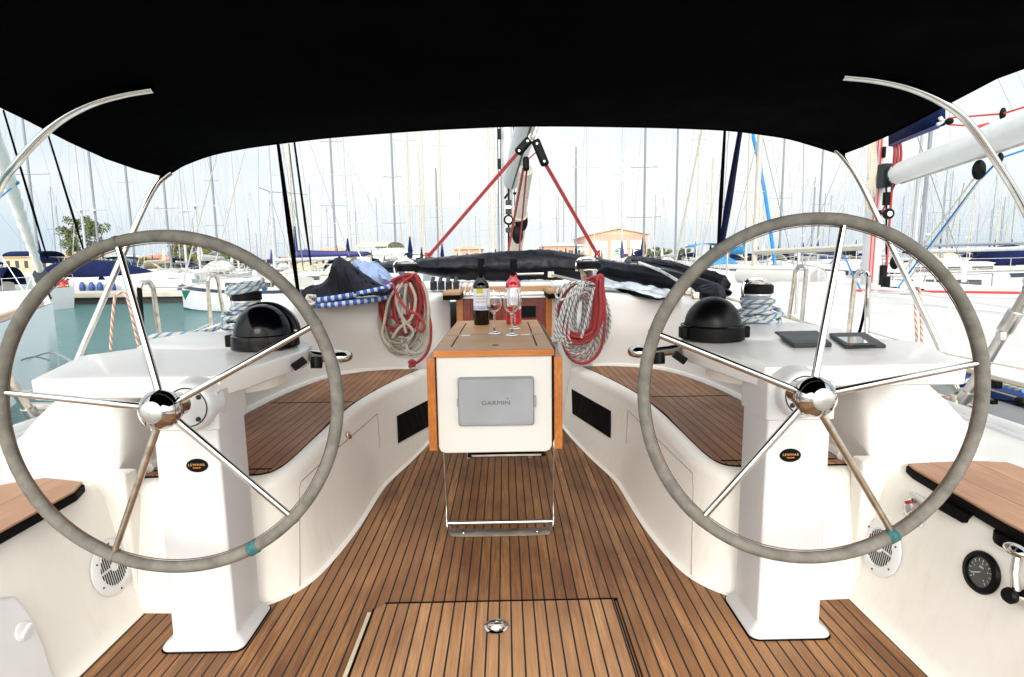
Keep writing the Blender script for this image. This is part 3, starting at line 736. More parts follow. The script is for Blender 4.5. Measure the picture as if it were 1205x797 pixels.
# ---------------------------------------------------------------- coachroof & companionway
mb = MB()
mb.loft([[V((-.42, 4.74, .98)), V((-.42, 4.76, 1.0)), V((-.42, 7.7, 1.04))], [V((.42, 4.74, .98)), V((.42, 4.76, 1.0)), V((.42, 7.7, 1.04))]], closed=False, caps=False)
mb.box(-.42, .42, 4.70, 4.76, -.03, .66)
roof = mb.build('coachroof', white, yacht)
mb = MB(); mb.box(-.46, .46, 5.02, 6.3, 1.003, 1.075); mb.build('hatch_garage', white, roof, bevel=.015, seg=3)
comp_y = 4.72
x0, x1 = P(545, 360, comp_y).x, P(642, 360, comp_y).x
mb = MB()
mb.box(x0 - .05, x1 + .05, comp_y + .02, comp_y + .05, .60, .955)
comp = mb.build('companionway_washboards', mahog, yacht, smooth=0)
for a in (x0 - .055, x1):
    mb = MB(); mb.box(a, a + .055, comp_y - .03, comp_y + .06, .60, 1.0); mb.build('door_frame', varnish, comp, smooth=0, bevel=.004)
for a, w__ in ((x0, .06), (x1 - .06, .06), ((x0 + x1) / 2 - .015, .03)):
    mb = MB(); mb.box(a, a + w__, comp_y + .004, comp_y + .0195, .601, .955); mb.build('door_stile', mahog, comp, smooth=0, bevel=.003)
mb = MB()
for xa, xb in ((x0 + .08, x0 + .25), (x1 - .27, x1 - .08)): mb.box(xa, xb, comp_y + .004, comp_y + .0195, .79, .885)
mb.build('vent_window', blackp, comp, smooth=0, bevel=.003)
mb = MB(); mb.box(x1 - .33, x1 - .29, comp_y - .005, comp_y + .018, .90, .95); mb.build('door_lock', brushed, comp, bevel=.003)
mb = MB(); mb.box(x0 - .02, x1 + .02, comp_y + .05, comp_y + .08, .955, 1.0); mb.box(x0 - .03, x1 + .03, comp_y - .02, comp_y + .06, .955, .968); mb.build('threshold_white', white, comp, smooth=0)
mb = MB(); mb.box(x0 - .06, x1 + .06, comp_y + .08, comp_y + .18, 1.0, 1.045); mb.build('sliding_hatch_beam', railteak, comp, smooth=0, bevel=.006)
for s, xx in ((-1, x0), (1, x1)):
    mb = MB(); xs = sorted((xx - s * .01, xx + s * .12)); mb.box(xs[0], xs[1], comp_y - .42, comp_y + .08, 1.004, 1.032); mb.build('side_rail', railteak, comp, smooth=0, bevel=.006)
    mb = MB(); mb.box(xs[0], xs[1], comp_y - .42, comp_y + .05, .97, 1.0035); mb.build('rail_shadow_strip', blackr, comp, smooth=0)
# brass-like latch pieces & clutches on the coachroof either side
mb = MB()
for i in range(4):
    c = P(512 + i * 9, 329, 4.75); c.z = 1.03; 
    mb.obox(c + V((-.02, .06, .03)), (.045, .12, .075)); mb.obox(c + V((-.02, .0, .075)), (.03, .14, .018), Matrix.Rotation(R(18), 3, 'X'))
clut = mb.build('rope_clutch_bank', darkg, yacht, bevel=.006)
mb = MB()
for i in range(3):
    c = P(540 + i * 7, 338, 4.5); c.z = 1.01; mb.obox(c, (.022, .12, .035)); mb.tube([c + V((0, -.05, .01)), c + V((.01, .03, .05)), c + V((.03, .08, .08))], .008, 6)
mb.build('cam_cleats', chrome, yacht, bevel=.004)
mb = MB(); a, b = P(648, 323, 4.9), P(688, 333, 4.5); mb.tube([a, b], .012, 8); mb.obox(a, (.05, .05, .05)); mb.tube([P(603, 323, 5.0), P(640, 322, 4.95)], .01, 8)
mb.build('winch_handle', brushed, yacht)
# ---------------------------------------------------------------- stanchions and gates
def hoop(pts, r=.0135, name='stanchion', m=tarnish):
    mb = MB(); mb.tube(cr(pts, 6), r, 10); return mb.build(name, m, yacht)
def st(bx, tx, ty, X, m, bend=0):
    d = abs(X - CAM.x) * FP / abs(bx - 595); y = d
    base = V((X, y, deckz(y)))
    top = S(tx, ty, X * .985)
    if bend:
        pts = [base, base.lerp(top, .55), base.lerp(top, .92), top + V((0, bend * .04, .0)), top + V((0, bend * .12, -.03)), top + V((0, bend * .14, -.12))]
    else: pts = [base, top]
    mb = MB(); mb.tube(cr(pts, 5), .0135, 10); o = mb.build('stanchion', m, yacht)
    mb = MB(); mb.lathe([(0, 0), (.035, 0), (.035, .012), (.02, .02), (.017, .05), (0, .05)], base, n=16); mb.build('stanchion_base', brushed, o)
    return base, top
g1 = st(190, 180, 338, -2.04, tarnish)
g2 = st(166, 164, 340, -2.04, blackp)
g3 = st(249, 244, 332, -2.04, tarnish)
g4 = st(269, 256, 328, -2.04, tarnish)
h1 = st(928, 936, 320, 2.04, tarnish)
h2 = st(946, 949, 318, 2.04, brushed)
h3 = st(1003, 1006, 326, 2.04, tarnish)
h4 = st(1029, 1022, 326, 2.04, chrome)
for a, b, m in ((g1, g2, tarnish), (g3, g4, tarnish), (h1, h2, brushed), (h3, h4, chrome)):
    mb = MB(); A, B = a[1], b[1]; mid = A.lerp(B, .5) + V((0, 0, .03)); mb.tube(cr([A, A.lerp(mid, .5) + V((0, 0, .018)), mid, B.lerp(mid, .5) + V((0, 0, .018)), B], 4), .0135, 10); mb.build('gate_top', m, yacht)
for A, B in ((g1[0].lerp(g1[1], .45), g3[0].lerp(g3[1], .5)), (g1[1], g3[1]), (g2[0].lerp(g2[1], .2), V((-2.08, 2.2, .75))), (g4[1], V((-2.0, 6.2, 1.2))), (h1[0].lerp(h1[1], .5), h3[0].lerp(h3[1], .35)), (h2[1], V((1.95, 6.2, 1.2))), (h4[0].lerp(h4[1], .5), V((2.1, 2.0, .8)))):
    mb = MB(); mb.tube([A, A.lerp(B, .5) + V((0, 0, -.02)), B], .0045, 6); mb.build('lifeline', mat('lifeline_cover', (.55, .50, .42), .5) if 'lifeline_cover' not in MATS else MATS['lifeline_cover'], yacht)
# dark hatch bag by right gate
# ---------------------------------------------------------------- own mast, boom, vang
mc = V((P(597, 220, 8.4).x, 8.4, 1.0))
mb = MB(); mb.loft([[V((mc.x + .078 * math.cos(t), 8.4 + .13 * math.sin(t), z)) for t in [i * math.pi / 10 for i in range(20)]] for z in (1.0, 16.0)]); mast = mb.build('mast', mastm, yacht)
for dx, z in ((-.10, 2.0), (.03, 2.6), (-.11, 1.6)):
    mb = MB(); mb.obox(mc + V((dx, -.16, z)), (.05, .05, .14)); mb.build('mast_cleat', blackp, mast, bevel=.01)
mb = MB()
for dx in (-.13, -.09, .10): mb.tube([mc + V((dx, -.12, 0)), mc + V((dx * .8, -.10, 12))], .006, 5)
mb.build('halyards', r_black, mast)
B0, B1 = P(601, 214, 8.1), P(626, 125, 5.2)
bd_ = (B1 - B0).normalized(); Be = B0 + bd_ * 4.6
mb = MB()
bx = bd_.cross(V((0, 0, 1))).normalized(); bz = bx.cross(bd_)
prof = [(.112 * math.cos(t), .135 * math.sin(t)) for t in [i * math.pi / 12 for i in range(24)]]
mb.loft([[B0 + bx * (a * .7) + bz * (b * .8) for a, b in prof], [B0 + bd_ * .12 + bx * a + bz * b for a, b in prof], [Be + bx * a + bz * b for a, b in prof]])
boom = mb.build('boom', mastm, yacht, smooth=50)
mb = MB(); mb.tube([B0 + bd_ * .2 - bz * .137, Be - bz * .137], .010, 6); mb.build('boom_slot', darkg, boom)
mb = MB(); c0 = B0 - bz * .16
mb.obox(B0 + V((0, .12, -.02)), (.12, .2, .1)); mb.tube([c0 + V((-.04, 0, -.0)), c0 + V((-.09, 0, -.07))], .018, 6); mb.tube([c0 + V((.03, 0, 0)), c0 + V((.1, 0, .0))], .02, 6)
mb.build('gooseneck', blackp, boom, bevel=.01)
# rigid vang
mb = MB(); a, b = P(605, 300, 8.1), P(619, 200, 6.4); mb.tube([a, a.lerp(b, .55)], .10, 14); mb.tube([a.lerp(b, .5), b], .075, 14)
vang = mb.build('boom_vang', farmastb, yacht)
mb = MB(); q = a.lerp(b, .45) + V((.03, -.14, 0)); mb.ell(q, (.08, .06, .13)); mb.ell(q + V((-.05, 0, -.16)), (.07, .06, .12)); mb.tube([q, q + V((.03, 0, .35))], .015, 6); mb.build('vang_block', blackp, vang)
# black block stack
for k, (py, hh, kind) in enumerate(((232, 8, 's'), (239, 7, 'b'), (249, 7, 'b'), (259, 12, 'w'), (271, 6, 'b'))):
    c = P(598.5, py, 7.2); mb = MB()
    if kind == 'w':
        mb.lathe([(0, -.03), (.062, -.03), (.062, .03), (0, .03)], c, (0, 1, 0), 24); o = mb.build('sheave_block', blackp, yacht)
        mb = MB(); mb.lathe([(0, 0), (.040, 0), (.036, .01), (0, .01)], c + V((0, -.03, 0)), (0, -1, 0), 20); mb.build('sheave', alum, o)
    elif kind == 's': mb.tube([P(598.5, 222, 7.2), P(598.5, 293, 7.2)], .013, 6); mb.build('tackle_strap', blackp, yacht)
    else: mb.obox(c, (.075, .05, M(7.2) * hh * .95)); mb.build('tackle_block', darkg, yacht, bevel=.008)
mb = MB(); c = P(598.5, 244, 7.2); mb.obox(c, (.07, .04, .05)); mb.build('tackle_plate', alum, yacht, bevel=.005)
# ---------------------------------------------------------------- mainsheet
ap = P(624, 165, 5.0)
t = thing('mainsheet', 'red mainsheet running from black blocks under the boom down to both sides of the coachroof', 'mainsheet', ap)
for (px, py, qx, qy, Yq) in ((611, 178, 503, 303, 5.3), (640, 190, 703, 300, 5.3)):
    a, b = P(px, py, 5.0), P(qx, qy, Yq); mb = MB(); e = V((.0095, 0, 0))
    mb.tube([a + e, b + e], .0085, 8); mb.tube([a - e, b - e], .0085, 8); mb.build('rope_leg', r_red, t)
    mb = MB(); kp_ = cr([b + V((.018 * math.cos(i * 1.3), .018 * math.sin(i * 1.1), .035 * math.sin(i * .8))) for i in range(12)], 3); mb.tube(kp_, .011, 6); mb.build('knot', r_red, t)
    top = P(624 if px < 620 else 629, 163, 5.0)
    d = (a - top).normalized(); L = (a - top).length
    mb = MB(); q = V((0, 0, 1)).rotation_difference(d).to_matrix()
    mb.obox(top + d * L * .62, (.075, .05, L * 1.15), q); o = mb.build('block', blackp, t, bevel=.022, seg=4)
    mb = MB()
    for kf in (.25, 1.02): mb.lathe([(0, 0), (.009, 0), (.009, .004), (0, .004)], top + d * L * kf + V((0, -.026, 0)), (0, -1, 0), 12)
    mb.build('sheave_pin', alum, o)
mb = MB(); c = P(627, 162, 5.0); mb.tube(cr([c + V((.03 * math.cos(a), .0, .03 * math.sin(a))) for a in [i for i in range(6)]], 4, True), .010, 8, closed=True); mb.tube([c, P(633, 148, 5.0), P(638, 130, 5.0)], .012, 8); mb.build('shackle', tarnish, t)
mb = MB(); c = P(619, 193, 5.05); mb.obox(c, (.055, .05, .12)); mb.build('lower_block', blackp, t, bevel=.02, seg=3)
mb = MB(); mb.tube([P(616, 198, 5.05), P(598, 296, 6.0)], .011, 6); mb.tube([P(620, 198, 5.05), P(611, 296, 6.0)], .008, 6); mb.tube([P(622, 187, 5.0), P(630, 180, 5.0)], .006, 6); mb.build('tail_lines', r_red, t)
# ---------------------------------------------------------------- cockpit table
tz = .865
tfl, tfr = G(510.5, 412.5, tz), G(652.5, 412.5, tz); tbl, tbr = G(539, 377, tz), G(638.5, 377, tz)
tx0, tx1 = tfl.x, tfr.x; ty0 = (tfl.y + tfr.y) / 2; ty1 = (tbl.y + tbr.y) / 2
tt = thing('cockpit_table', 'teak topped white cockpit table with folded leaves and grey instrument cover', 'table', ((tx0 + tx1) / 2, (ty0 + ty1) / 2, 0))
th_ = M(ty0) * 7.5
def lerpx(y): k = (y - ty0) / (ty1 - ty0); return tx0 + .0 + k * (tbl.x - tx0), tx1 + k * (tbr.x - tx1)
print('TABLE', tx0, tx1, ty0, ty1, tbl.x, tbr.x)
mb = MB(); mb.prism([(tx0, ty0 + .012), (tx1, ty0 + .012), (tx1, ty1), (tx0, ty1)], tz - th_ + .001, tz)
top = mb.build('tabletop', tabletopm, tt, smooth=0, bevel=.003)
mb = MB(); mb.box(tx0 - .002, tx1 + .002, ty0, ty0 + .0125, tz - th_, tz + .0005); mb.build('front_edge', varnish, top, smooth=0, bevel=.003)
W_ = tx1 - tx0
mb = MB(); zz = tz + .0006
ym = ty0 + .42 * (ty1 - ty0)
for sx in (tx0 + .13 * W_, tx1 - .13 * W_): 
    for ya_, yb_ in ((ty0 + .12, ym - .03), (ym + .06, ty1 - .15)):
        mb = MB(); mb.box(sx - .0035, sx + .0035, ya_, yb_, tz - .001, zz); mb.build('dark_inlay', blackr, top, smooth=0)
mb = MB(); mb.box(tx0, tx1, ym - .0015, ym + .0015, tz - .001, zz + .0002); mb.build('lid_joint', MATS['brown_stitching'], top, smooth=0)
for sx in (tx0 + .20 * W_, tx1 - .20 * W_):
    mb = MB(); mb.box(sx - .025, sx + .025, ym - .02, ym + .02, tz - .001, tz + .002); mb.build('hinge', brushed, top, smooth=0, bevel=.001)
mb = MB()
for yy in (ty0 + .16, ym + .09): mb.lathe([(0, 0), (.017, 0), (.017, .001), (0, .001)], (tx0 + W_ * .51, yy, tz), n=20)
mb.build('finger_hole', blackp, top)
# body
bz0 = P(583, 532, ty0 + .03).z
mb = MB(); bxx0, bxx1 = P(514.5, 470, ty0 + .025).x, P(649.5, 470, ty0 + .025).x
r = .03; poly = [(bxx0, tz - th_), (bxx0, bz0 + r), (bxx0 + r * .3, bz0 + r * .3), (bxx0 + r, bz0), (bxx1 - r, bz0), (bxx1 - r * .3, bz0 + r * .3), (bxx1, bz0 + r), (bxx1, tz - th_)]
mb.extr([V((x, ty0 + .022, z)) for x, z in poly], (0, .035, 0)); body = mb.build('front_panel', gelcoat('panel_white', (.62, .615, .59), amt=.1), tt, smooth=0, bevel=.006, seg=3)
mb = MB(); mb.box(bxx0 + .012, bxx1 - .012, ty0 + .058, ty1 - .02, bz0 + .03, tz - th_ - .001); mb.build('locker_box', MATS['panel_white'], tt, smooth=0, bevel=.004)
# leaves
for s in (-1, 1):
    if s < 0: a0, a1 = P(503, 470, ty0).x, P(512.5, 470, ty0).x
    else: a0, a1 = P(652.5, 470, ty0).x, P(662, 470, ty0).x
    zl = P(583, 530, ty0).z
    mb = MB(); mb.box(a0, a1, ty0 + .004, ty1 - .03, zl, tz - th_ - .006); lf = mb.build('folding_leaf', leafm, tt, smooth=0, bevel=.003)
    mb = MB(); b0, b1 = (a1 + .001, bxx0 + .004) if s < 0 else (bxx1 - .004, a0 - .001)
    mb.box(b0, b1, ty0 + .035, ty1 - .05, zl + .02, tz - th_ - .002); mb.build('leaf_hinge_gap', blackp, lf, smooth=0)
    if s > 0:
        mb = MB(); mb.box(tx1 + .002, tx1 + .015, ty0 + .1, ty1 - .03, tz - th_ - .004, tz - .004); mb.build('leaf_hinge', darkg, lf, smooth=0, bevel=.002)
# leg frame
fy = G(588, 630, 0).y
lx0, lx1 = P(524.5, 600, fy + .03).x, P(652, 600, fy + .03).x
mb = MB()
leg = lambda x: [V((x, ty0 + .03, bz0 + .03)), V((x, ty0 + .03, .5)), V((x, fy + .045, .07)), V((x, fy + .04, .03))]
for xa, sg in ((lx0, 1), (lx1, -1)):
    pts = cr([V((xa, ty0 + .05, bz0 + .05)), V((xa, ty0 + .045, bz0 - .02)), V((xa + sg * .002, fy + .055, .12)), V((xa + sg * .004, fy + .045, .05)), V((xa + sg * .018, fy + .03, .012)), V((xa + sg * .05, fy + .02, .004)), V(((lx0 + lx1) / 2, fy + .015, .004))], 6)
    mb.loft([[p + V((0, -.022 - .012 * (p.z < .1), 0)), p + V((0, .022 + .012 * (p.z < .1), 0)), p + V((sg * .003 if p.z > .03 else 0, .022 + .012 * (p.z < .1), .005 if p.z < .04 else 0)), p + V((sg * .003 if p.z > .03 else 0, -.022 - .012 * (p.z < .1), .005 if p.z < .04 else 0))] for p in pts])
frame = mb.build('leg_frame', brushed, tt, smooth=40)
mb = MB(); zc = P(588, 615, fy + .045).z; mb.tube([V((lx0 + .003, fy + .05, zc)), V((lx1 - .003, fy + .05, zc))], .009, 12); mb.build('foot_rail', brushed, frame)
mb = MB()
for k in (.16, .84): mb.lathe([(0, 0), (.009, 0), (.008, .003), (0, .003)], (lx0 + (lx1 - lx0) * k, fy + .016, .009), n=12)
mb.build('foot_bolt', chrome, frame)
# rear feet
ry = ty0 + 1.05
for xa in (bxx0 + .06, bxx1 - .06):
    mb = MB(); mb.box(xa - .012, xa + .012, ry, ry + .05, .0, bz0 + .03); mb.build('rear_leg', brushed, tt, bevel=.003)
mb = MB(); qy = ty0 + .13; q0, q1 = P(550, 538, qy), P(642, 537, qy); mb.box(q0.x, q1.x, qy, qy + .05, q0.z - .004, q0.z + .012); mb.box(q0.x + .05, q1.x - .05, qy + .05, qy + .3, q0.z, bz0 + .03); mb.build('under_tray', blackp, tt, smooth=0, bevel=.004)
mb = MB(); mb.box(q0.x + .02, q1.x - .02, qy - .006, qy, q0.z + .001, q0.z + .012); mb.build('tray_lip', brushed, tt, bevel=.002)
# plotter cover
a, b = P(538, 445, ty0), P(629, 500, ty0); yy = ty0 + .021
mb = MB()
def rrx(x0, x1, z0, z1, y, r=.012, n=4):
    o = []
    for cx, cz, a0 in ((x0 + r, z0 + r, 180), (x1 - r, z0 + r, 270), (x1 - r, z1 - r, 0), (x0 + r, z1 - r, 90)):
        for i in range(n + 1):
            q = R(a0 + 90 * i / n); o.append(V((cx + r * math.cos(q), y, cz + r * math.sin(q))))
    return o
mb.loft([rrx(a.x, b.x, b.z, a.z, yy), rrx(a.x + .001, b.x - .001, b.z + .001, a.z - .001, yy - .026), rrx(a.x + .007, b.x - .007, b.z + .006, a.z - .006, yy - .034)])
pc = mb.build('plotter_cover', greyp, tt, smooth=40)
mb = MB(); mb.tube([V((a.x + .012, yy - .0345, b.z + .016)), V(((a.x + b.x) / 2, yy - .0352, b.z + .012)), V((b.x - .012, yy - .0345, b.z + .016))], .0022, 6); mb.obox(V((b.x + .002, yy - .014, (a.z + b.z) / 2 - .004)), (.012, .02, .05)); mb.obox(V((a.x - .001, yy - .014, (a.z + b.z) / 2 - .004)), (.006, .02, .035)); mb.build('cover_ridge', greyp, pc, bevel=.003)
tc_ = P(583.5, 474.5, yy - .035)
text('GARMIN', M(ty0) * 7.0, greytext, pc, Matrix.Translation(tc_) @ Matrix.Scale(1.32, 4, V((1, 0, 0))) @ FWD, ext=.0006)
mb = MB(); q = P(597.5, 469, yy - .0355); mb.add([q + V((-.004, 0, -.0035)), q + V((.004, 0, -.0035)), q + V((0, 0, .0045)), q + V((-.004, .003, -.0035)), q + V((.004, .003, -.0035)), q + V((0, .003, .0045))], [(0, 1, 2), (3, 5, 4), (0, 3, 4, 1), (1, 4, 5, 2), (2, 5, 3, 0)]); mb.build('logo_triangle', greytext, pc, smooth=0)
# ---------------------------------------------------------------- bottles and glasses
def bottle(name, lab, px, pbase, ptop, gm, pw, red):
    b = G(px, pbase - 4, tz + .001); b.z = tz + .001; h = P(px, ptop, b.y).z - b.z; r = pw / 2 * M(b.y)
    t = thing(name, lab, 'wine bottle', b, 'wine bottles on the table')
    prof = [(0, 0), (r * .9, 0), (r, .008), (r, h * .60), (r * .97, h * .635), (r * .80, h * .68), (r * .48, h * .72), (r * .36, h * .75), (r * .33, h * .80), (r * .33, h * .98), (r * .30, h), (0, h)]
    mb = MB(); mb.lathe(prof, b, n=32); o = mb.build('glass_body', gm, t, smooth=50)
    if red:
        mb = MB(); mb.lathe([(0, .012), (r * .78, .014), (r * .86, .02), (r * .86, h * .6), (r * .6, h * .66), (0, h * .66)], b, n=32)
        m_, nt_, b_ = newmat('rose_wine'); b_.inputs['Base Color'].default_value = (.86, .035, .075, 1); b_.inputs['Roughness'].default_value = .15; b_.inputs['Transmission Weight'].default_value = .15; b_.inputs['IOR'].default_value = 1.33
        mb.build('wine', m_, o)
    mb = MB(); mb.lathe([(r * .36, h * .76), (r * .37, h * .765), (r * .38, h * .995), (r * .3, h * 1.003), (0, h * 1.003)], b, n=24, caps=False); mb.build('foil_capsule', blackp, t)
    ang = [R(a) for a in range(-175, -4, 10)]
    def lab_(z0, z1, k, m, nm, a0=0, a1=None, par=t):
        mb = MB(); aa = ang[a0:a1]; 
        mb.loft([[b + V((r * k * math.cos(x), r * k * math.sin(x), h * z)) for x in aa] for z in (z0, z1)], closed=False, caps=False); return mb.build(nm, m, par, smooth=80)
    lb = lab_(.235, .57, 1.006, paper, 'label')
    if not red:
        lab_(.50, .57, 1.012, yellowp, 'crest_square', 5, 11, lb); lab_(.245, .30, 1.012, labelblue, 'landscape_print', 1, 17, lb)
        for z in (.45, .41, .36): lab_(z, z + .008, 1.012, inkm, 'printed_lines', 4, 13, lb)
    else:
        lab_(.34, .43, 1.012, labelblue, 'landscape_print', 4, 13, lb); lab_(.50, .51, 1.012, inkm, 'printed_lines', 5, 12, lb)
    return t
bottle('wine_bottle', 'dark red wine bottle with white label and yellow crest on the table', 567, 386, 307, darkbottle, 18.5, False)
bottle('wine_bottle', 'pink rose wine bottle with black foil neck on the table', 604.5, 385, 306, rose, 18, True)
def wineglass(lab, px, pb, pt):
    b = G(px, pb - 2.5, tz + .001); b.z = tz + .001; h = P(px, pt, b.y).z - b.z
    t = thing('wine_glass', lab, 'wine glass', b, 'wine glasses on the table'); w_ = h / .21
    outer = [(0, .0005), (.034, .0005), (.035, .0015), (.032, .003), (.012, .007), (.0045, .012), (.0042, .05), (.0045, .088), (.008, .094), (.022, .106), (.033, .122), (.037, .140), (.036, .160), (.0325, .186), (.029, .21)]
    inner = [(.0282, .21), (.0317, .186), (.0352, .160), (.0362, .140), (.032, .1235), (.021, .108), (.007, .098), (0, .0965)]
    sc_ = w_
    mb = MB(); mb.lathe([(a * sc_, c * sc_) for a, c in outer[:8]], b, n=32); mb.build('stem_and_foot', glass, t, smooth=60)
    mb = MB(); mb.lathe([(0, .0885 * sc_)] + [(a * sc_, c * sc_) for a, c in outer[8:] + inner], b, n=36, caps=False); mb.build('bowl', glass, t, smooth=60)
wineglass('empty wine glass standing left, in front of the dark bottle', 582, 395, 341)
wineglass('empty wine glass standing nearest the table edge, right of the other two', 602.5, 397, 340)
wineglass('empty wine glass mostly hidden behind the front glass, before the rose bottle', 606, 389, 338)
# ---------------------------------------------------------------- winches
def winch(lab, base, k=1.0, wrap=None, cap=blackp):
    t = thing('winch', lab, 'winch', base, 'sheet winches'); zk = max(1, k)
    def L_(pr): return [(r_, z_ * zk) for r_, z_ in pr]
    mb = MB(); mb.lathe(L_([(0, 0), (.088 * k, 0), (.088 * k, .012), (.078 * k, .03), (.062 * k, .04), (.058 * k, .10), (.062 * k, .14), (.074 * k, .158), (.074 * k, .164), (0, .165)]), base, n=36)
    d = mb.build('drum', chrome if wrap is None else alum, t, smooth=30)
    mb = MB(); mb.lathe(L_([(.076 * k, .165), (.082 * k, .170), (.082 * k, .205), (.074 * k, .213), (.03 * k, .216), (.03 * k, .21), (0, .21)]), base, n=36, caps=False)
    mb.build('self_tailer', cap, t, smooth=30)
    mb = MB(); mb.lathe(L_([(.068 * k, .212), (.070 * k, .220), (.055 * k, .228), (.02 * k, .229), (0, .222)]), base, n=28, caps=False)
    mb.tube(cr([base + V((-.088 * k, -.02, .15 * zk)), base + V((-.092 * k, -.02, .20 * zk)), base + V((-.07 * k, -.02, .235 * zk)), base + V((0, -.01, .243 * zk)), base + V((.04 * k, 0, .232 * zk))], 4), .010, 8); mb.build('top_cap', chrome, t, smooth=40)
    if wrap:
        pts = []; turns, m_, r0 = wrap
        for i in range(int(turns * 20)):
            a = 2 * math.pi * i / 20; z = .048 + .0205 * (i / 20); rr0 = .074 * k + .012 * (1 if i > turns * 12 else 0) * math.sin(i * .1)
            pts.append(base + V((rr0 * math.cos(a), rr0 * math.sin(a), z + .004 * math.sin(a * 1.7))))
        mb = MB(); mb.tube(pts, r0, 8); mb.build('wrapped_turns', m_, t)
    return t
wl = V((S(292, 392, -1.50))); wl = V((-1.50, 3.35, .885))
wr = V((1.50, 3.42, .895))
def proj(p):
    q = RM.transposed() @ (p - CAM); return (PW / 2 + q.x / -q.z * FP, PH / 2 - q.y / -q.z * FP)
wl = G(293, 388, .900); wl.z = .895; wr = G(890, 381, .905); wr.z = .90
print('WIN', wl, wr)
wk = 18.5 * M(wl.y) / .082 
winch('primary winch wrapped in blue-white rope, behind the left compass', wl, 1.0 * wk * .9, (5.2, r_cyan, .0115))
winch('primary winch with black top and blue-white rope turns, behind the right compass', wr, 1.0 * wk * .9, (4.6, r_cyan, .0115))
# rope tail piled over left winch base
def coil(pts_fn, n): return [pts_fn(i) for i in range(n)]
ra = random.Random(4)
for s, base, lab in ((-1, wl, 'blue and white rope heaped over and around the left primary winch'), (1, wr, 'blue and white rope heaped at the foot of the right primary winch')):
    mb = MB(); pts = []
    nt_ = 4 if s < 0 else 3
    for i in range(nt_ * 12):
        a = 2 * math.pi * i / 12 + 1; k = .115 + .012 * math.sin(i * .37); pts.append(base + V((k * math.cos(a), k * math.sin(a), .014 + .021 * (i / 12) + .010 * math.sin(i * 1.3))))
    if s < 0:
        for i in range(26):
            a = 2 * math.pi * i / 12; k = .10 - .0005 * i; pts.append(base + V((k * math.cos(a), k * math.sin(a), .215 + .022 * (i / 12) + .018 * math.sin(a + .5))))
        mb.tube(cr(pts[:48], 3), .0125, 8); mb.tube(cr(pts[48:], 3), .0125, 8)
        tail = [base + V((-.10, .0, .06)), base + V((-.14, -.10, .02)), base + V((-.20, -.2, .013)), base + V((-.32, -.26, .013)), base + V((-.4, -.3, .0))]
        mb.tube(cr(tail, 5), .0125, 8)
    else: mb.tube(cr(pts, 3), .0125, 8)
    tag(mb.build('sheet_rope', r_cyan, None), lab, 'rope')
w1 = V((P(481, 350, 4.55).x, 4.55, 1.0)); w2 = V((P(693, 345, 4.55).x, 4.55, 1.0))
winch('coachroof winch left of the companionway, hung with red and beige coils', w1, 1.12)
winch('coachroof winch right of the companionway, hung with red and blue-flecked coils', w2, 1.12)
# ---------------------------------------------------------------- hanging rope coils
def hang(lab, m, cx, ytop, loops, r, Y, seed, tail=None, name='rope_coil', knot=None, extra=None, back=False):
    rn = random.Random(seed); pts = []
    for k, (px0, px1, pbot, dpx) in enumerate(loops):
        # one loop: from hang point out to px0, down to pbot, up px1
        j = lambda a: rn.uniform(-a, a); yy = Y + j(.035)
        tp = (cx + dpx, ytop + j(3))
        sh = [(tp[0] - 2, tp[1]), (px0 + (tp[0] - px0) * .35, tp[1] + (pbot - tp[1]) * .16), (px0 + j(1), tp[1] + (pbot - tp[1]) * .5), (px0 + (px1 - px0) * .13, pbot - (pbot - tp[1]) * .12),
              ((px0 + px1) / 2, pbot), (px0 + (px1 - px0) * .87, pbot - (pbot - tp[1]) * .14), (px1 + j(1), tp[1] + (pbot - tp[1]) * .5), (px1 + (tp[0] - px1) * .35, tp[1] + (pbot - tp[1]) * .16), (tp[0] + 2, tp[1])]
        for i, (a, b) in enumerate(sh): pts.append(P(a, b, yy + .02 * math.sin(i * .8 + k) + (.09 if back and i in (0, 1, 2) else 0)))
    mb = MB(); mb.tube(cr(pts, 5), r, 8)
    if tail: mb.tube(cr([P(a, b, Y - .05) for a, b in tail], 6), r, 8)
    if knot:
        c = P(*knot, Y - .06); mb.tube(cr([c + V((.020 * math.cos(i * 1.9), .018 * math.sin(i * 2.3), .020 * math.sin(i * 1.4))) for i in range(14)], 4), r, 7)
    for e in (extra or []): mb.tube(cr([P(a, b, Y - .125) for a, b in e], 6), r, 8)
    return tag(mb.build(name, m, None), lab, 'rope', 'hanging rope coils')
rr_ = .0106
YB = 4.18
hang('beige rope coil hanging lowest from the left coachroof winch', r_beige, 478, 333, [(446, 494, 414, -4), (449, 499, 408, 0), (453, 503, 416, 3), (447, 488, 401, -3), (458, 505, 399, 4), (450, 491, 418, -1), (462, 500, 391, 5), (452, 485, 410, -5), (447, 497, 404, 2), (456, 493, 413, 1), (448, 480, 396, -2), (455, 500, 394, 4)], rr_, YB + .02, 3, extra=[[(497, 332), (503, 350), (504, 380), (503, 405), (494, 415), (482, 414), (478, 405)], [(474, 333), (466, 350), (472, 372), (486, 390), (480, 402)], [(482, 333), (489, 352), (484, 375), (470, 386), (462, 398)], [(470, 335), (458, 352), (453, 375), (450, 395), (458, 408)], [(478, 334), (476, 352), (473, 372), (478, 392)]])
hang('blue-flecked white rope hanging inside the left red coil', r_blue, 478, 336, [(468, 488, 405, 0), (463, 492, 398, 2), (472, 496, 418, 1)], rr_ * .9, YB, 8)
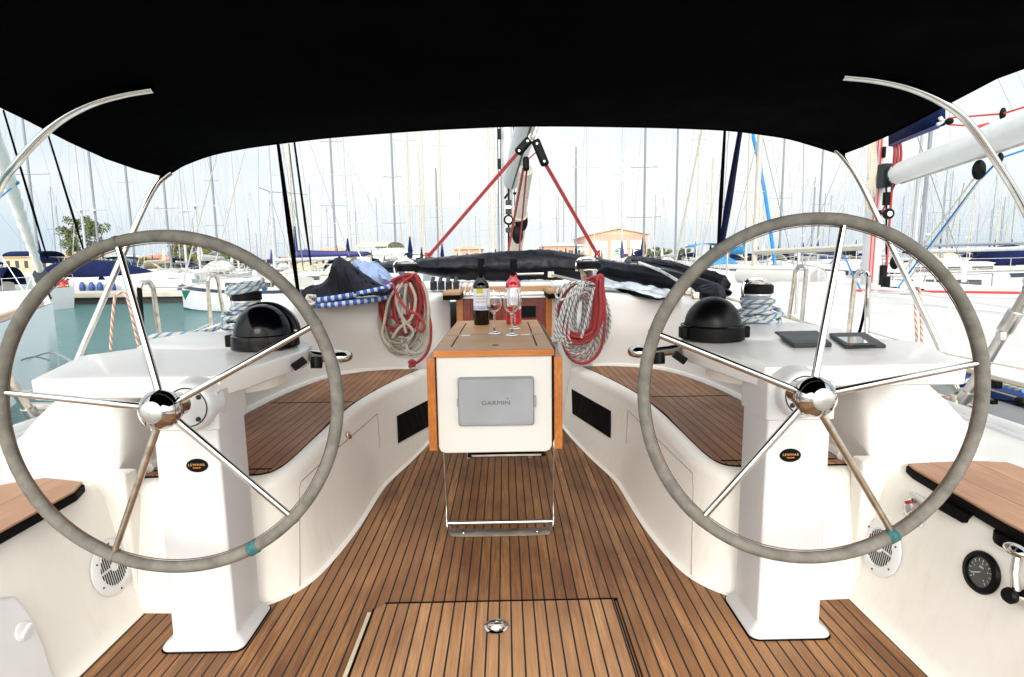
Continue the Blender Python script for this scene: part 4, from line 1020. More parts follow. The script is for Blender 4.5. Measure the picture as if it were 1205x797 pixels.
hang('bright red rope coil with a knotted end, on the left coachroof winch', r_red, 479, 326, [(446, 484, 386, -4), (452, 491, 393, 1), (461, 500, 384, 8), (449, 497, 376, -2), (465, 494, 388, 9), (462, 498, 372, 10)], rr_, YB - .05, 5,
     tail=[(488, 322), (497, 340), (503, 365), (507, 385), (506, 405), (501, 417), (492, 426), (486, 428)], knot=(485, 428), extra=[[(462, 334), (470, 352), (480, 365), (492, 371), (499, 382), (497, 389), (491, 388), (492, 378)]])
hang('blue-flecked white rope coil hanging from the right coachroof winch', r_blue, 688, 334, [(657, 712, 415, -6), (658, 706, 420, -4), (662, 700, 410, -2), (668, 717, 406, 4), (655, 697, 398, -8), (663, 690, 402, -5), (669, 704, 417, 0), (657, 695, 412, -7), (666, 692, 396, -5), (673, 686, 388, -2), (660, 714, 423, 3), (656, 688, 394, -8), (677, 718, 412, 6), (664, 709, 418, -3)], rr_ * .95, YB + .02, 13,
     extra=[[(683, 332), (668, 334), (656, 342), (655, 350), (662, 353), (675, 346), (684, 338)], [(656, 375), (653, 390), (656, 400), (664, 397), (668, 408)], [(688, 333), (676, 345), (668, 370), (664, 392), (668, 405)], [(689, 334), (679, 348), (672, 372), (669, 395), (672, 404)], [(684, 333), (670, 345), (661, 365), (657, 388), (660, 402)], [(699, 338), (694, 360), (688, 384), (684, 398)], [(687, 332), (673, 343), (664, 366), (660, 390), (663, 404)]])
hang('red-flecked white rope at the bottom of the right rope coil', r_redw, 690, 345, [(663, 707, 421, -4), (670, 702, 425, 2), (660, 699, 417, 0)], rr_ * .95, YB - .01, 17)
hang('thick red rope coil hung over the right coachroof winch, blue-flecked rope behind', r_red, 697, 327, [(660, 712, 428, 7), (657, 703, 402, 5), (659, 706, 397, 7), (661, 700, 405, 6), (660, 709, 399, 9), (657, 702, 393, 4), (664, 707, 403, 8), (662, 711, 395, 10), (658, 698, 400, 5)], rr_, YB - .06, 19, back=True)
# ---------------------------------------------------------------- bimini
bt = thing('bimini', 'black canvas bimini over the helm on bent stainless tubes', 'awning', (0, 2, 1.9))
front_px = [(193, 207), (204, 201), (218, 193), (250, 181.5), (290, 173.5), (330, 168), (375, 162.5), (420, 158.5), (500, 152.5), (560, 149.5), (600, 148), (650, 147.5), (700, 148), (780, 149.5), (853, 152.5), (900, 158), (930, 163), (958, 171), (977, 177), (990, 181)]
FR = cr([P(a, b, 3.0) for a, b in front_px], 3)
nF = len(FR)
EL = (-1.70, 1.70)
rows = []
ys = [3.0, 2.93, 2.8, 2.6, 2.4, 2.2, 2.0, 1.8, 1.6, 1.4, 1.2, 1.0, .8, .6]
x0f, x1f = FR[0].x, FR[-1].x
zeL = lambda y: interp([(.6, 1.815), (2.0, 1.825), (3.0, FR[0].z)], y)
zeR = lambda y: interp([(.6, 1.83), (2.0, 1.84), (3.0, FR[-1].z)], y)
for y in ys:
    k = (3.0 - y) / 1.0; k = min(1, k); row = []
    for i, p in enumerate(FR):
        s_ = (p.x - x0f) / (x1f - x0f); X = -1.70 + s_ * 3.40
        zc = zeL(y) + (zeR(y) - zeL(y)) * s_ + (.155 + .02 * math.sin(y * 2.2)) * (1 - abs(2 * s_ - 1) ** 2.4)
        x = p.x + (X - p.x) * k; z = p.z + (zc - p.z) * (k * k * (3 - 2 * k))
        row.append(V((x, y, z)))
    rows.append(row)
mb = MB(); mb.loft(rows, closed=False, caps=False); can = mb.build('canopy', canvas, bt, smooth=80, solid=.004, recalc=False)
mb = MB(); mb.tube(FR, .007, 6); mb.tube([r[0] for r in rows], .006, 6); mb.tube([r[-1] for r in rows], .006, 6); mb.build('hem', canvas, can)
for s in (-1, 1):
    # front bow
    if s > 0: pts = [P(984, 176, 2.98), P(992, 184, 2.96), P(1006, 203, 2.93), P(1022, 233, 2.90), P(1048, 288, 2.84), P(1078, 350, 2.78), P(1104, 405, 2.72), P(1128, 462, 2.66)]
    else: pts = [P(201, 203, 2.98), P(194, 208, 2.97), P(184, 217, 2.95), P(170, 242, 2.91), P(148, 292, 2.85), P(122, 352, 2.79), P(97, 410, 2.73), P(68, 478, 2.65)]
    mb = MB(); mb.tube(cr(pts, 6), .0145, 12); mb.build('front_bow', chrome, bt)
    # aft bow
    if s > 0: pts = [P(992, 90, 2.14), P(1030, 94, 2.14), P(1070, 103, 2.14), P(1108, 120, 2.15), P(1140, 145, 2.17), P(1172, 190, 2.20), P(1205, 246, 2.25), P(1224, 300, 2.32)]
    else: pts = [P(180, 105, 2.14), P(145, 111, 2.14), P(110, 121, 2.14), P(75, 139, 2.16), P(45, 164, 2.18), P(20, 192, 2.20), P(0, 221, 2.24), P(-26, 300, 2.32)]
    pv = P(1124, 486, 2.62) if s > 0 else P(44, 500, 2.62)
    mb = MB(); mb.tube(cr(pts + [pts[-1] + V((s * .01, .06, -.14))], 6), .0135, 12); mb.build('aft_bow', chrome, bt)
    low = [pts[-1] + V((s * .008, .05, -.10)), P(1207, 348, 2.40) if s > 0 else P(-20, 390, 2.42), pv]
    mb = MB(); mb.tube(cr(low, 6), .0215, 12); lg = mb.build('lower_leg', tarnish if s < 0 else brushed, bt)
    m_ = low[1].lerp(pv, .12); d = (pv - low[1]).normalized()
    mb = MB(); mb.tube([m_, m_ + d * .10], .030, 12); mb.obox(m_ + d * .12 + V((-s * .02, -.02, 0)), (.03, .03, .04)); mb.build('leg_joint', brushed, lg, bevel=.004)
    m_ = low[1].lerp(pv, .80); mb = MB(); mb.tube([m_, m_ + d * .05], .029, 12); mb.tube([m_ + V((0, .02, 0)), pts[-1] * 0 + (P(1128, 462, 2.66) if s > 0 else P(68, 478, 2.65))], .018, 8); mb.build('clamp', brushed, lg)
    mb = MB(); mb.lathe([(0, 0), (.05, 0), (.05, .01), (.03, .02), (.024, .06), (0, .06)], V((pv.x, pv.y, deckz(pv.y))), n=16); mb.build('deck_socket', tarnish, lg)
# straps from the bimini forward
def strap(a, b, Ya, Yb, w, m, nm='strap', mid=None):
    A, B = P(*a, Ya), P(*b, Yb); mb = MB(); 
    pts = [A, A.lerp(B, .5), B]; mb.tube(pts, [w * .5, w * 1.0, w * .8], 6, squash=.5); return mb.build(nm, m, bt)
strap((327, 168), (351, 345), 3.0, 4.2, .020, r_black)
strap((346, 165), (366, 312), 3.0, 5.6, .012, r_black)
strap((340, 170), (357, 318), 3.0, 5.6, .008, wire)
strap((853, 152), (845, 296), 3.0, 4.3, .020, r_black)
strap((871, 154), (848, 296), 3.0, 4.4, .036, r_navy)
strap((4, 130), (56, 305), 2.4, 5.0, .008, r_black)
strap((57, 160), (100, 300), 2.5, 5.0, .008, r_black)
# ---------------------------------------------------------------- folded sprayhood
ht = thing('folded_sprayhood', 'black sprayhood folded down across the coachroof, ends drooping towards the cockpit', 'sprayhood', (0, 5.1, 1.1))
sect = [  # px x, top y, bottom y, Y
    (446, 309, 322, 4.75), (462, 308, 322, 4.85), (490, 306, 321, 4.98), (520, 303, 327, 5.08), (550, 300, 330, 5.12), (575, 297.5, 331, 5.15), (597, 296, 331, 5.16), (620, 295, 330, 5.16), (642, 294, 330, 5.15), (665, 297, 329, 5.10),
    (700, 303, 331, 4.95), (735, 309, 334, 4.8), (765, 313, 340, 4.6), (795, 319, 345, 4.4), (822, 326, 349, 4.2), (843, 333, 350, 4.05), (851, 339, 349, 4.0)]
def roll(sect, depth, seed, name, m, amp=.014, nseg=44, n=14):
    tabs = [[(i, s[j]) for i, s in enumerate(sect)] for j in range(4)]
    rings = []; N = (len(sect) - 1) * n
    for q in range(N + 1):
        u = q / n; px, pt, pb, Y = (interp(tb, u) for tb in tabs)
        a, b = P(px, pt, Y), P(px, pb, Y); c = (a + b) / 2; h = (a - b).length / 2
        ring = []
        for k in range(nseg):
            t = 2 * math.pi * k / nseg
            x = c + V((0, depth * math.sin(t), h * math.cos(t)))
            nz = noise.noise(V((px * .012, math.cos(t) * 2.6, math.sin(t) * 2.6 + seed))) * .7 + noise.noise(V((px * .05, t * 1.2, seed))) * .35
            fold = math.sin(t * 3 + px * .012 + seed) * .35
            wr_ = (1 - abs(noise.noise(V((px * .10 + t * .9, t * 1.6 - px * .02, seed + 2))) * 2.4)) ** 3
            x = x + (x - c).normalized() * amp * (nz + fold * .8 + .35 * wr_ - .1)
            ring.append(x)
        rings.append(ring)
    mb = MB(); mb.loft(rings); return mb.build(name, m, ht, smooth=60)
hood = roll(sect, .16, 1.0, 'hood_canvas', sprayc, .02)
sect2 = [(740, 303, 309, 4.95), (765, 304, 313, 4.9), (790, 308, 319, 4.75), (815, 316, 331, 4.5), (838, 320, 342, 4.25), (850, 325, 344, 4.1), (853, 330, 340, 4.02)]
roll(sect2, .11, 5.0, 'hood_end', sprayc, .02)
sect3 = [(822, 338, 352, 4.0), (832, 334, 358, 3.96), (842, 334, 364, 3.92), (850, 338, 356, 3.92)]
roll(sect3, .06, 9.0, 'hanging_end', sprayc, .012)
mb = MB(); mb.tube(cr([P(752, 309, 4.55), P(775, 318, 4.4), P(795, 329, 4.2), P(812, 340, 4.0), P(818, 346, 3.95)], 5), .012, 8); mb.build('hood_frame', chrome, ht)
mb = MB(); mb.obox(P(808, 343, 3.9), (.05, .05, .05)); mb.obox(P(818, 348, 3.9), (.05, .05, .05)); mb.build('frame_bracket', tarnish, ht, bevel=.008)
# straps round the roll
for px in (566, 604):
    pts = [P(px, 305, 5.0), P(px, 318, 4.99), P(px, 332, 4.98)]
    mb = MB(); mb.loft([[p + V((-.03, 0, 0)), p + V((.03, 0, 0)), p + V((.03, -.012, 0)), p + V((-.03, -.012, 0))] for p in pts]); mb.build('tie_strap', r_black, ht, smooth=0)
mb = MB()
for px in (604, 688): mb.tube(cr([P(px + 4 * math.cos(i * 2), 325 + 4 * math.sin(i * 1.7), 4.6) for i in range(8)], 3), .010, 6)
mb.build('red_tie', r_red, ht)
# crumpled clear window lying under the right end
rows = []
for j in range(9):
    v = j / 8; row = []
    for i in range(31):
        u = i / 30; px = 700 + u * 108 - v * 12; py = interp([(0, 326), (.3, 331), (.6, 336), (1, 347)], u) + v * (6 + 3 * u) ; Y = 4.75 - .55 * u - v * .18
        p = P(px, py, Y); p.z += .018 * noise.noise(V((u * 9, v * 4, 1.5))) + .012 * noise.noise(V((u * 30, v * 9, 4)))
        row.append(p)
    rows.append(row)
mb = MB(); mb.loft(rows, closed=False, caps=False); mb.build('clear_window', vinyl_op if 'vinyl_op' in globals() else mat('cloudy_vinyl', (.46, .50, .55), .2, var=.25, vs=10, coat=.4), ht, smooth=80)
mb = MB(); q = [P(723, 339, 4.55), P(784, 351, 4.15), P(775, 353, 4.08), P(735, 346, 4.4)]; mb.prism([tuple(p) for p in q], -.004, .006); mb.build('solar_vent', blackg, ht, smooth=0)
# ---------------------------------------------------------------- cloth heap on left coachroof
def heap(name, lab, cat, tabs_top, tabs_bot, Yc, depth, m, seed, amp=.03, nu=130, grp=None):
    rows = []
    x0, x1 = tabs_top[0][0], tabs_top[-1][0]
    for i in range(nu + 1):
        u = i / nu; px = x0 + (x1 - x0) * u; pt, pb = interp(tabs_top, px), interp(tabs_bot, px); row = []
        for k in range(21):
            t = math.pi * (k / 20 * 1.15 - .1)      # front bottom -> top -> back bottom
            fz = math.sin(max(0, min(math.pi, t))); Y = Yc - depth * math.cos(max(0, min(math.pi, t)))
            b = P(px, pb, Yc - depth); a = P(px, pt, Yc); z = b.z + (a.z - b.z) * fz ** .8
            p = V((a.x + (b.x - a.x) * (1 - fz), Y, z))
            q = V((px * .03, k * .22, seed))
            rg_ = 1 - abs(noise.noise(V((px * .045 + k * .06, k * .16 - px * .01, seed + 3))) * 2.2); rg2 = 1 - abs(noise.noise(V((px * .11 - k * .12, k * .2, seed + 7))) * 2.2)
            p += V((0, -1, .35)) * amp * (.9 * rg_ ** 3 + .45 * rg2 ** 4 - .5 + noise.noise(q) + .5 * abs(noise.noise(q * 2.3)) + .35 * math.sin(px * .16 + k * .45 + seed + 2 * noise.noise(q * .7)))
            row.append(p)
        rows.append(row)
    mb = MB(); mb.loft(rows, closed=False, caps=False); o = mb.build(name, m, None, smooth=70, solid=.006)
    return tag(o, lab, cat, grp)
heap('folded_cover', 'charcoal folded canvas cover with a peaked fold, piled on the left coaming', 'cover',
     [(350, 353), (362, 342), (378, 334), (390, 322), (396, 306), (402, 304), (412, 311), (424, 322), (436, 330), (450, 338), (458, 340)],
     [(350, 354), (380, 353), (420, 349), (458, 345)], 4.15, .20, clothn, 2.0, .042)
heap('blue_cloth', 'pale blue crumpled cloth bundled behind the charcoal cover', 'cloth',
     [(412, 312), (420, 307), (430, 307), (442, 309), (450, 315), (458, 324), (464, 331)],
     [(412, 340), (440, 345), (464, 338)], 4.38, .16, clothb, 6.0, .045)
heap('navy_cloth', 'small navy cloth fold between the charcoal cover and the pale blue cloth', 'cloth', [(404, 306), (411, 308), (418, 313), (424, 322), (428, 330)], [(404, 330), (428, 338)], 4.30, .12, navy, 9.0, .015)
for k, (a, b, c, lab) in enumerate((((370, 354), (405, 349), (450, 340), 'upper blue and white striped thick line under the charcoal cover'), ((374, 360), (408, 357), (446, 352), 'lower blue and white striped thick line on the left coaming'))):
    mb = MB(); mb.tube(cr([P(*a, 3.92), P(*b, 3.92), P(*c, 4.02), P(c[0] + 12, c[1] - 5, 4.12)], 8), .0185, 12); tag(mb.build('striped_line', r_bw, None), lab, 'rope')
mb = MB(); c = P(367, 353, 3.92)
mb.tube(cr([c + V((.03 * math.cos(i * 1.7), .02 * math.sin(i * 2.1), .03 * math.sin(i * 1.3))) for i in range(12)], 4), .010, 6); tag(mb.build('cord_knot', r_cream, None), 'pale cord knotted at the end of the striped lines', 'cord')
# lines hanging by the rails
def line(lab, pts, Y, r, m, name='mooring_line'):
    q = [P(a, b, Y if not isinstance(Y, (list, tuple)) else Y[i]) for i, (a, b) in enumerate(pts)]
    mb = MB(); mb.tube(cr(q, 6), r, 6); return tag(mb.build(name, m, None), lab, 'rope')
line('orange-flecked line looped over the left gate rail', [(130, 412), (132, 380), (135, 352), (140, 345), (147, 346), (153, 362), (158, 385), (164, 412)], 3.3, .008, r_ow)
line('orange-flecked line hanging at the right gate, outboard of the console', [(1086, 470), (1080, 420), (1077, 350), (1080, 338), (1083, 350), (1085, 400), (1087, 440), (1100, 462), (1130, 472), (1162, 488)], [3.0, 3.1, 3.3, 3.3, 3.3, 3.1, 2.95, 2.85, 2.75, 2.6], .0075, r_ow)
line('black cord hanging inside the right gate hoop', [(1020, 345), (1018, 362), (1013, 385), (1008, 400)], 3.5, .009, r_black)
# ================================================================== SURROUNDINGS
m_, nt, b = newmat('harbour_water'); c = coords(nt, 'Object')
n1 = noise_(nt, coords(nt, 'Object', (1.0, 2.6, 1)), 1.1, 6, .65); n2 = noise_(nt, coords(nt, 'Object', (1, 1.6, 1)), .25, 3)
nt.links.new(mixrgb(nt, n2, (.035, .125, .125), (.07, .19, .19)), b.inputs['Base Color'])
b.inputs['Roughness'].default_value = .10; b.inputs['IOR'].default_value = 1.33; b.inputs['Specular IOR Level'].default_value = .45
bump(nt, b, n1, 1.0, .28)
mb = MB(); mb.add([(-900, -200, WZ), (900, -200, WZ), (900, 1500, WZ), (-900, 1500, WZ)], [(0, 1, 2, 3)])
wat = mb.build('water', m_, None, smooth=0); struct(wat, 'pale teal rippled harbour water')
conc = mat('quay_concrete', (.40, .37, .31), .8, var=.2, vs=.7, bmp=.4, bs=6, bd=.02)
darkc = mat('quay_fender_dark', (.03, .03, .028), .8)
land = mat('shore_ground', (.20, .19, .13), .9, var=.4, vs=.05)
def quay(name, lab, x0, x1, y0, y1, z):
    mb = MB(); mb.box(x0, x1, y0, y1, z - .3, z); o = mb.build(name, conc, None, smooth=0, bevel=.05); struct(o, lab)
    mb = MB(); mb.box(x0 + .3, x1 - .3, y0 + .25, y1 - .2, WZ - .4, z - .3); d = mb.build(name + '_foundation', darkc, o, smooth=0); return o
quay('quay', 'pale concrete pontoon behind the open water on the left', -60, -9.3, 31.5, 33.8, -.1)
quay('quay', 'long concrete pontoon far ahead', -5, 60, 66, 68.5, -.1)
mb = MB(); pts = [(-900, 100), (-200, 108), (-40, 112), (60, 118), (260, 125), (900, 150), (900, 1400), (-900, 1400)]
mb.prism(pts, WZ - 1, .25); struct(mb.build('shore', land, None, smooth=0), 'low shore beyond the harbour')
# ---- boats
def hull_rings(L, B, F, rocker=.25, transom=.72, fine=1.0, n=14):
    rings = []
    for i in range(n + 1):
        u = i / n; y = -L / 2 + L * u
        b = B / 2 * (transom + (1 - transom) * math.sin(min(1, u / .45) * math.pi / 2)) if u < .45 else B / 2 * max(.015, (1 - ((u - .45) / .55) ** 2.2) ** (.8 * fine))
        zs = F * (1 + .22 * (2 * u - 1) ** 2 + .08 * u)
        fl = .86 if u < .8 else .80; bw = b * fl
        rings.append([V((-b, y, zs)), V((-b * .985, y, zs * .6)), V((-bw, y, .12)), V((-bw * .96, y, 0)), V((-bw * .5, y, -.3)), V((bw * .5, y, -.3)), V((bw * .96, y, 0)), V((bw, y, .12)), V((b * .985, y, zs * .6)), V((b, y, zs))])
    return rings
def xf(mb, M4): mb.v = [M4 @ p for p in mb.v]; return mb
def yacht_boat(lab, x, y, rz, L=11, mastH=14, mastR=.085, cover=navy, mastmat=None, hullmat=None, stripe=None, spreads=2, boomcover=True, sprayhood=None, rig=True, cabin=True, detail=1, grp=None, furled=True, radar=False, z=None, tilt=0, flag=None, name='moored_yacht', mast_y=None, bimini=None, lazy=None):
    z = WZ if z is None else z
    t = thing(name, lab, 'sailboat', (x, y, z), grp)
    M4 = Matrix.Translation((x, y, z)) @ Matrix.Rotation(rz, 4, 'Z')
    B, F = L * .30, L * .10
    mmt = mastmat or farmast; hm = hullmat or hullw
    rg = hull_rings(L, B, F)
    mb = MB(); mb.loft(rg, closed=False, caps=False); mb.add([rg[0][i] for i in range(10)], [tuple(range(10))]); h = xf(mb, M4).build('hull', hm, t, smooth=50)
    mb = MB(); mb.loft([[r[0] + V((0, 0, -.02)), V((0, r[0].y, r[0].z + .04)), r[-1] + V((0, 0, -.02))] for r in rg], closed=False, caps=False); xf(mb, M4).build('deck', hullc, t)
    if stripe is not None:
        mb = MB()
        for sd_ in (0, 9):
            mb.loft([[r[sd_] + V(((-.012 if sd_ == 0 else .012), 0, -.03)), r[sd_].lerp(r[1 if sd_ == 0 else 8], .42) + V(((-.012 if sd_ == 0 else .012), 0, 0))] for r in rg], closed=False, caps=False)
        xf(mb, M4).build('sheer_stripe', stripe, h)
    mb = MB(); mb.loft([[rg[i][3] + V((-.012, 0, .10)), rg[i][3] + V((-.012, 0, -.02))] for i in range(len(rg))], closed=False, caps=False); mb.loft([[rg[i][6] + V((.012, 0, .10)), rg[i][6] + V((.012, 0, -.02))] for i in range(len(rg))], closed=False, caps=False)
    xf(mb, M4).build('boot_line', hulln, h)
    my = mast_y if mast_y is not None else L * .08
    if cabin:
        cz = F * 1.0; mb = MB()
        def cab(yv, w, zt): return [V((-w, yv, cz)), V((-w * .86, yv, zt)), V((-w * .5, yv, zt + .06)), V((w * .5, yv, zt + .06)), V((w * .86, yv, zt)), V((w, yv, cz))]
        mb.loft([cab(-L * .20, B * .30, cz + .45), cab(-L * .05, B * .33, cz + .48), cab(L * .15, B * .27, cz + .40), cab(L * .28, B * .16, cz + .18)]); cb = xf(mb, M4).build('coachroof', hullc, t)
        mb = MB()
        for sx in (-1, 1):
            for k in range(3): 
                yv = -L * .12 + k * L * .10; mb.add([(sx * (B * .325), yv, cz + .14), (sx * (B * .325), yv + L * .07, cz + .14), (sx * (B * .302), yv + L * .07, cz + .32), (sx * (B * .302), yv, cz + .32)], [(0, 1, 2, 3)])
        xf(mb, M4).build('window', winm, cb, smooth=0)
    # mast
    base = V((0, my, F)); lean = V((mastH * math.sin(tilt), -.1, mastH))
    mb = MB(); mb.tube([base, base + lean * .7, base + lean], [mastR, mastR, mastR * .7], 8); mo = xf(mb, M4).build('mast', mmt, t)
    for k in range(spreads):
        f = (k + 1) / (spreads + 1) * .98 + .02; c = base + lean * f; w_ = B * .36 * (1 - .22 * k)
        mb = MB(); mb.tube([c + V((-w_, -.25, .06)), c, c + V((w_, -.25, .06))], .028, 5); xf(mb, M4).build('spreader', mmt, mo)
    top = base + lean; furled = furled and (x * 7.3 + y) % 1.0 < .4
    if rig:
        mb = MB(); rr_w = .009 if detail else .009
        for sx in (-1, 1):
            f0 = base + lean * ((1) / (spreads + 1)) + V((sx * B * .36, -.25, .06)); ch = V((sx * B * .42, my - .3, F * 1.05))
            mb.tube([ch, f0, top], rr_w, 4)
            mb.tube([ch, base + lean * (1 / (spreads + 1))], rr_w, 4)
        mb.tube([V((0, -L * .49, F * 1.2)), top], rr_w, 4)
        xf(mb, M4).build('shrouds', wire, t)
    bow = V((0, L * .49, F * 1.3))
    mb = MB(); fr_ = .034 if furled else .012; mb.tube([bow, bow.lerp(top, .08), bow.lerp(top, .85), bow.lerp(top, .95)], [fr_ * .5, fr_, fr_ * .5, .02], 6); xf(mb, M4).build('furled_genoa', farmastb if furled else wire, t)
    mb = MB(); bz = F + 1.25; mb.tube([V((0, my, bz)), V((0, my - L * .38, bz + .05))], .07, 6); bo = xf(mb, M4).build('boom', mmt, t)
    if boomcover:
        mb = MB(); mb.loft([[V((.14 * k_ * math.cos(a), my - .05 - L * .38 * q, bz + .13 + .18 * k_ * math.sin(a))) for a in [i * math.pi / 5 for i in range(10)]] for q, k_ in ((0, 1.3), (.1, 1.5), (.5, 1.1), (.95, .7), (1, .2))]); xf(mb, M4).build('sail_cover', cover, bo)
        mb = MB(); mb.loft([[V((.14 * k_ * math.cos(a), my - .16 - .12 * math.sin(a) * .3, bz + zz_)) for a in [i * math.pi / 4 for i in range(8)]] for zz_, k_ in ((-.1, 1.1), (.5, 1.4), (1.1, .8), (1.6, .3))]); xf(mb, M4).build('mast_cover', cover, bo)
    if sprayhood is not None:
        mb = MB(); yv = -L * .20; w = B * .30
        mb.loft([[V((w * math.cos(a), yv + dy, F + .35 + hh * math.sin(a))) for a in [math.pi * i / 12 for i in range(13)]] for dy, hh in ((.9, .15), (.55, .62), (0, .85), (-.5, .87))], closed=False, caps=False); xf(mb, M4).build('sprayhood', sprayhood, t, solid=.01)
    if bimini is not None:
        mb = MB(); w = B * .36; mb.loft([[V((w * math.cos(a), -L * .38 + dy, F + 1.7 + .25 * math.sin(a))) for a in [math.pi * i / 8 for i in range(9)]] for dy in (-.8, 0, .8)], closed=False, caps=False); xf(mb, M4).build('bimini_top', bimini, t, solid=.02)
        mb = MB()
        for sx in (-1, 1):
            for dy in (-.8, .8): mb.tube([V((sx * w, -L * .38 + dy, F + 1.7)), V((sx * w, -L * .38, F))], .02, 5)
        xf(mb, M4).build('bimini_frame', alum, t)
    # rails
    if detail:
        mb = MB(); gr = [r for r in rg]
        for sd_ in (0, 9):
            mb.tube([r[sd_] * 1.0 + V((0, 0, .6)) - V((r[sd_].x * .05, 0, 0)) for r in gr[1:-1]], .012, 4)
            for r in gr[1:-1:2]: q = r[sd_] - V((r[sd_].x * .05, 0, 0)); mb.tube([q, q + V((0, 0, .6))], .014, 4)
        q0 = [gr[-2][0] + V((0.0, 0, .6)), gr[-1][0] + V((0, .1, .65)), gr[-2][9] + V((0, 0, .6))]; mb.tube(cr(q0, 5), .018, 5)
        q0 = [gr[0][0] + V((.05, 0, .62)), gr[0][9] + V((-.05, 0, .62))]; mb.tube(q0, .018, 5)
        for q in (gr[0][0], gr[0][9], gr[-1][0]): mb.tube([q, q + V((0, 0, .62))], .018, 5)
        xf(mb, M4).build('guard_rails', brushed, t)
    if radar:
        c = base + lean * .34 + V((0, .28, 0)); mb = MB(); mb.lathe([(0, 0), (.26, .02), (.27, .12), (.2, .2), (0, .22)], c, n=14); xf(mb, M4).build('radar_dome', whitep, mo)
    if flag is not None:
        c = base + lean * .55 + V((B * .28, -.2, 0)); mb = MB(); mb.loft([[c + V((i * .05, .03 * math.sin(i * 1.1), 0)), c + V((i * .05, .03 * math.sin(i * 1.1), -.28))] for i in range(9)], closed=False, caps=False); xf(mb, M4).build('flag', flag, mo, solid=.004)
    return t
def at(px, D):   # world x for a mast at photo column px, distance D
    return P(px, 305, D).x
# ---- neighbouring yacht to the right
nb = thing('neighbour_yacht', 'large white yacht with royal blue sheer stripe moored alongside to the right', 'sailboat', (4.65, 5, WZ))
nbx = 4.66
rows = []; NB = [(-3, 1.85), (0, 1.95), (4, 1.98), (7, 1.85), (9.5, 1.4), (11.5, .75), (13, .05)]
def nz_(y): return interp([(-3, .50), (2.5, .58), (6, .72), (13, .98)], y)
for y in [-3, -1.5, 0, 1.5, 3, 4.5, 6, 7.5, 9, 10.5, 12, 13]:
    b, z = interp(NB, y), nz_(y)
    rows.append([V((nbx - b, y, z)), V((nbx - b * 1.0, y, z - .45)), V((nbx - b * .9, y, WZ)), V((nbx, y, WZ - .4)), V((nbx + b * .9, y, WZ)), V((nbx + b, y, z - .45)), V((nbx + b, y, z))])
mb = MB(); mb.loft(rows, closed=False, caps=False); nh = mb.build('hull', hullw, nb, smooth=50)
mb = MB(); mb.loft([[r[0] + V((-.004, 0, -.03)), r[0] + V((-.006, 0, -.125))] for r in rows], closed=False, caps=False); mb.build('sheer_stripe', hullb, nh, solid=.006)
mb = MB(); mb.loft([[r[0] + V((-.012, 0, -.075)), r[0] + V((-.012, 0, -.083))] for r in rows], closed=False, caps=False); mb.loft([[r[0] + V((-.012, 0, -.012)), r[0] + V((-.012, 0, -.024))] for r in rows], closed=False, caps=False); mb.build('gold_line', gold, nh, solid=.005)
mb = MB(); mb.loft([[r[0] + V((0, 0, 0)), r[0] + V((.05, 0, .025)), V((nbx, r[0].y, r[0].z + .06)), r[-1]] for r in rows], closed=False, caps=False); mb.build('deck', nonskid, nb)
mb = MB()
def nc(y, w, h): z = nz_(y); return [V((nbx - w, y, z)), V((nbx - w + .10, y, z + h * .7)), V((nbx - w + .22, y, z + h * .95)), V((nbx, y, z + h * 1.12)), V((nbx + w - .22, y, z + h * .95)), V((nbx + w - .1, y, z + h * .7)), V((nbx + w, y, z))]
mb.loft([nc(-1.0, 1.25, .16), nc(1.2, 1.35, .19), nc(4, 1.38, .19), nc(7, 1.15, .16), nc(9.6, .65, .10), nc(10.4, .4, .05)]); ncab = mb.build('coachroof', nonskid, nb, smooth=40)
mb = MB(); pts = [V((nbx - 1.08, y, nz_(y) + .50 + .015 * (i % 2))) for i, y in enumerate([1.6, 2.6, 3.6, 4.6, 5.6])]
hp = [V((nbx - 1.10, 2.7, nz_(2.7) + .15)), V((nbx - 1.10, 2.9, nz_(2.9) + .23)), V((nbx - 1.08, 3.9, nz_(3.9) + .25)), V((nbx - 1.04, 5.4, nz_(5.4) + .25)), V((nbx - 1.0, 5.5, nz_(5.5) + .16))]
mb.tube(cr(hp, 5), .016, 8)
for y in (3.6, 4.5): mb.tube([V((nbx - 1.09, y, nz_(y) + .13)), V((nbx - 1.08, y, nz_(y) + .25))], .014, 6)
mb.build('handrail', whitep, ncab)
mb = MB(); a, b = P(1008, 342, 6.0), P(1215, 345, 4.7); mb.tube([a, a.lerp(b, .5) + V((0, 0, .0)), b], .012, 6); mb.build('red_jib_sheet', mat('bright_red_rope', (.62, .05, .04), .8), nb)
mb = MB(); mb.tube([P(1022, 351, 5.4), P(1205, 371, 3.9)], .004, 5); mb.tube([P(1015, 343, 5.7), P(1205, 352, 4.2)], .008, 6); mb.build('deck_line', alum, nb)
nmx, nmy = P(1023, 340, 6.8).x, 6.8
mb = MB(); mb.loft([[V((nmx + .085 * math.cos(t), nmy + .13 * math.sin(t), z)) for t in [i * math.pi / 10 for i in range(20)]] for z in (.9, 15)]); nm = mb.build('mast', mastm, nb)
for q_, d_ in (((-.03, 2.42), (.04, .03, .12)), ((.06, 1.02), (.06, .06, .26)), ((0, 1.75), (.09, .05, .05))):
    mb = MB(); mb.obox(V((nmx + q_[0], nmy - .14, q_[1])), d_); mb.build('mast_fitting', blackp, nm, bevel=.01)
mb = MB()
for k, dx in enumerate((-.10, -.06, .105)): mb.tube([V((nmx + dx, nmy - .13, .95)), V((nmx + dx * .9, nmy - .13, 5))], .008, 5)
mb.build('red_halyards', MATS['bright_red_rope'], nm)
mb = MB(); mb.tube([V((nmx + .12, nmy - .1, .95)), V((nmx + .10, nmy - .1, 8))], .014, 5); mb.build('track_cover', darkg, nm)
